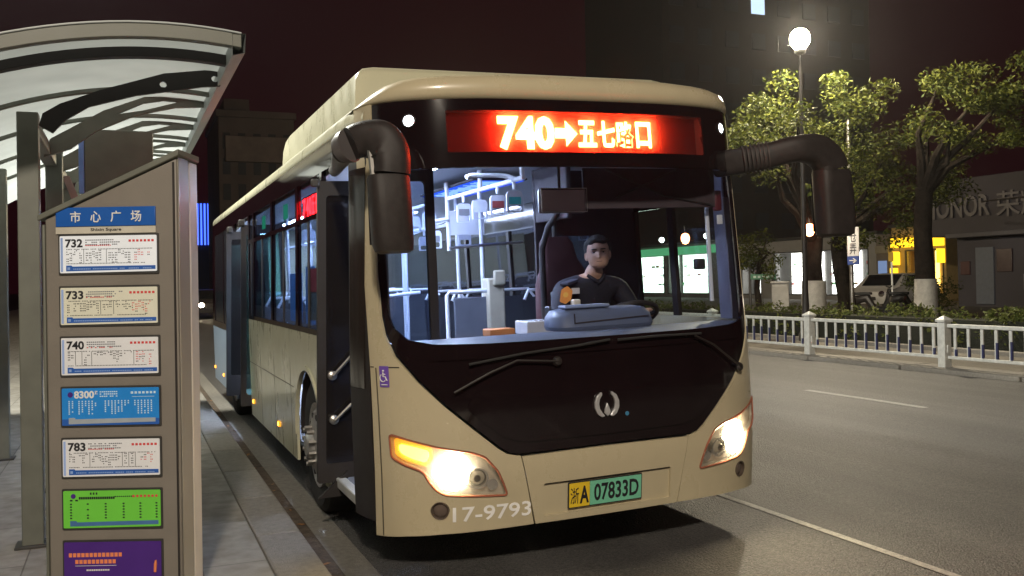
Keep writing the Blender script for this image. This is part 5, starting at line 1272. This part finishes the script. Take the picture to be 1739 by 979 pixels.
# uniform jacket and trousers over the body
jn = [(1.81,1.27,1.02,.168,.125),(1.81,1.26,1.20,.172,.125),(1.81,1.235,1.38,.185,.12),(1.81,1.205,1.475,.145,.09),(1.812,1.175,1.525,.078,.076),
 (1.60,1.20,1.468,.09,.085),(1.545,1.13,1.32,.072,.068),(1.54,1.03,1.20,.06,.06),(1.595,.905,1.238,.047,.047),
 (2.02,1.20,1.468,.09,.085),(2.085,1.13,1.32,.072,.068),(2.085,1.03,1.20,.06,.06),(2.035,.925,1.258,.047,.047)]
je = [(0,1),(1,2),(2,3),(3,4),(3,5),(5,6),(6,7),(7,8),(3,9),(9,10),(10,11),(11,12)]
jk = skinmesh('jacket', jn, je, NAVY, bd)
tn = [(1.81,1.27,1.0,.16,.12),(1.72,1.20,.98,.115,.10),(1.70,.90,1.02,.10),(1.69,.72,.97,.085),(1.69,.72,.55,.068),(1.90,1.20,.98,.115,.10),(1.92,.90,1.02,.10),(1.93,.72,.97,.085),(1.93,.72,.55,.068)]
skinmesh('trousers', tn, [(0,1),(1,2),(2,3),(3,4),(0,5),(5,6),(6,7),(7,8)], NAVY, bd)
MB().tube([(1.75,1.115,1.555),(1.77,1.095,1.535),(1.80,1.083,1.515),(1.812,1.08,1.50),(1.825,1.083,1.515),(1.855,1.095,1.535),(1.875,1.115,1.555)], [.012,.014,.012,.008,.012,.014,.012], 8).build('collar', NAVY, jk)
bs = plane_surf((1.550,1.05,1.435), (.85,-.5,0), (0,-.12,1))
bg = patch('sleeve_badge', rpoly([(-.040,-.045),(.0,-.062),(.036,-.035),(.046,.025),(.010,.058),(-.030,.035)], .008), bs, mat('orange badge', (.75,.28,.05), .5), jk, .012, .004, step=.1)
patch('badge_mark', circ(.0,0,.018,12), bs, mat('badge yellow', (.8,.45,.08), .5), bg, .014, .002, step=.1)
MB().box((1.61,1.11,1.515), (.10,.09,.018), (0,R(-16),R(10))).build('epaulette', mat('epaulette', (.03,.03,.05), .7), jk, True, .005)
MB().box((1.64,1.085,1.455), (.055,.01,.04), (0,0,R(-14))).build('name_tag', mat('tag', (.5,.48,.5), .4), jk, True, .003)
# ------------------------------------------------------------------ light, sky, camera
point('lamp_light', (-2.6,-9.0,6.8), 3700, (1,.88,.72), .35, ((.42,.9,-.55), R(95)))
point('lamp_light', (-2.3,6.3,7.0), 4600, (.98,.97,.86), .35)  # unseen lamp added to light the shelter roof and bus side
point('lamp_light', (12.4,36,6.9), 3800, (1,.80,.50), .35)
hz = MB().span((-330,-150,-1.1), (430,640,44)).build('haze', bpy.data.materials.new('added glow haze'), None, False)  # haze added to put a lens-like glow around the lamps
tag(hz, None, None, None, 'stuff')
hm_ = hz.data.materials[0]; hm_.use_nodes = True; hn = hm_.node_tree; hn.nodes.remove(hn.nodes['Principled BSDF'])
pv = hn.nodes.new('ShaderNodeVolumePrincipled'); pv.inputs['Color'].default_value = (.9,.9,.92,1); pv.inputs['Density'].default_value = .0003; pv.inputs['Anisotropy'].default_value = .8
hn.links.new(pv.outputs['Volume'], hn.nodes['Material Output'].inputs['Volume'])
w = bpy.data.worlds.new('World'); scene.world = w; w.use_nodes = True
bg_ = w.node_tree.nodes['Background']; bg_.inputs['Color'].default_value = (.55,.045,.12,1); bg_.inputs['Strength'].default_value = .017
cam = bpy.data.cameras.new('camera'); co = bpy.data.objects.new('camera', cam); COL.objects.link(co); scene.camera = co
cam.sensor_width = 36; cam.lens = 36*1590/1739; cam.shift_y = -(489.5-463.17)/1739; cam.clip_end = 2000; cam.clip_start = .05
YAW, PIT, ROL = R(22.33), R(.567), R(1.082)
f0 = Vector((math.sin(YAW)*math.cos(PIT), math.cos(YAW)*math.cos(PIT), math.sin(PIT))); r0 = Vector((math.cos(YAW), -math.sin(YAW), 0)); u0 = r0.cross(f0)
rr_ = r0*math.cos(ROL)-u0*math.sin(ROL); uu_ = u0*math.cos(ROL)+r0*math.sin(ROL)
co.matrix_world = Matrix(((rr_.x, uu_.x, -f0.x, -1.167), (rr_.y, uu_.y, -f0.y, -4.547), (rr_.z, uu_.z, -f0.z, 1.564), (0,0,0,1)))
scene.view_settings.view_transform = 'Standard'; scene.view_settings.look = 'None'; scene.view_settings.gamma = 1; scene.view_settings.exposure = 0
scene.cycles.use_denoising = True; scene.cycles.max_bounces = 8; scene.cycles.transparent_max_bounces = 16; scene.cycles.sample_clamp_indirect = 4
scene.render.resolution_x = 1024; scene.render.resolution_y = 576
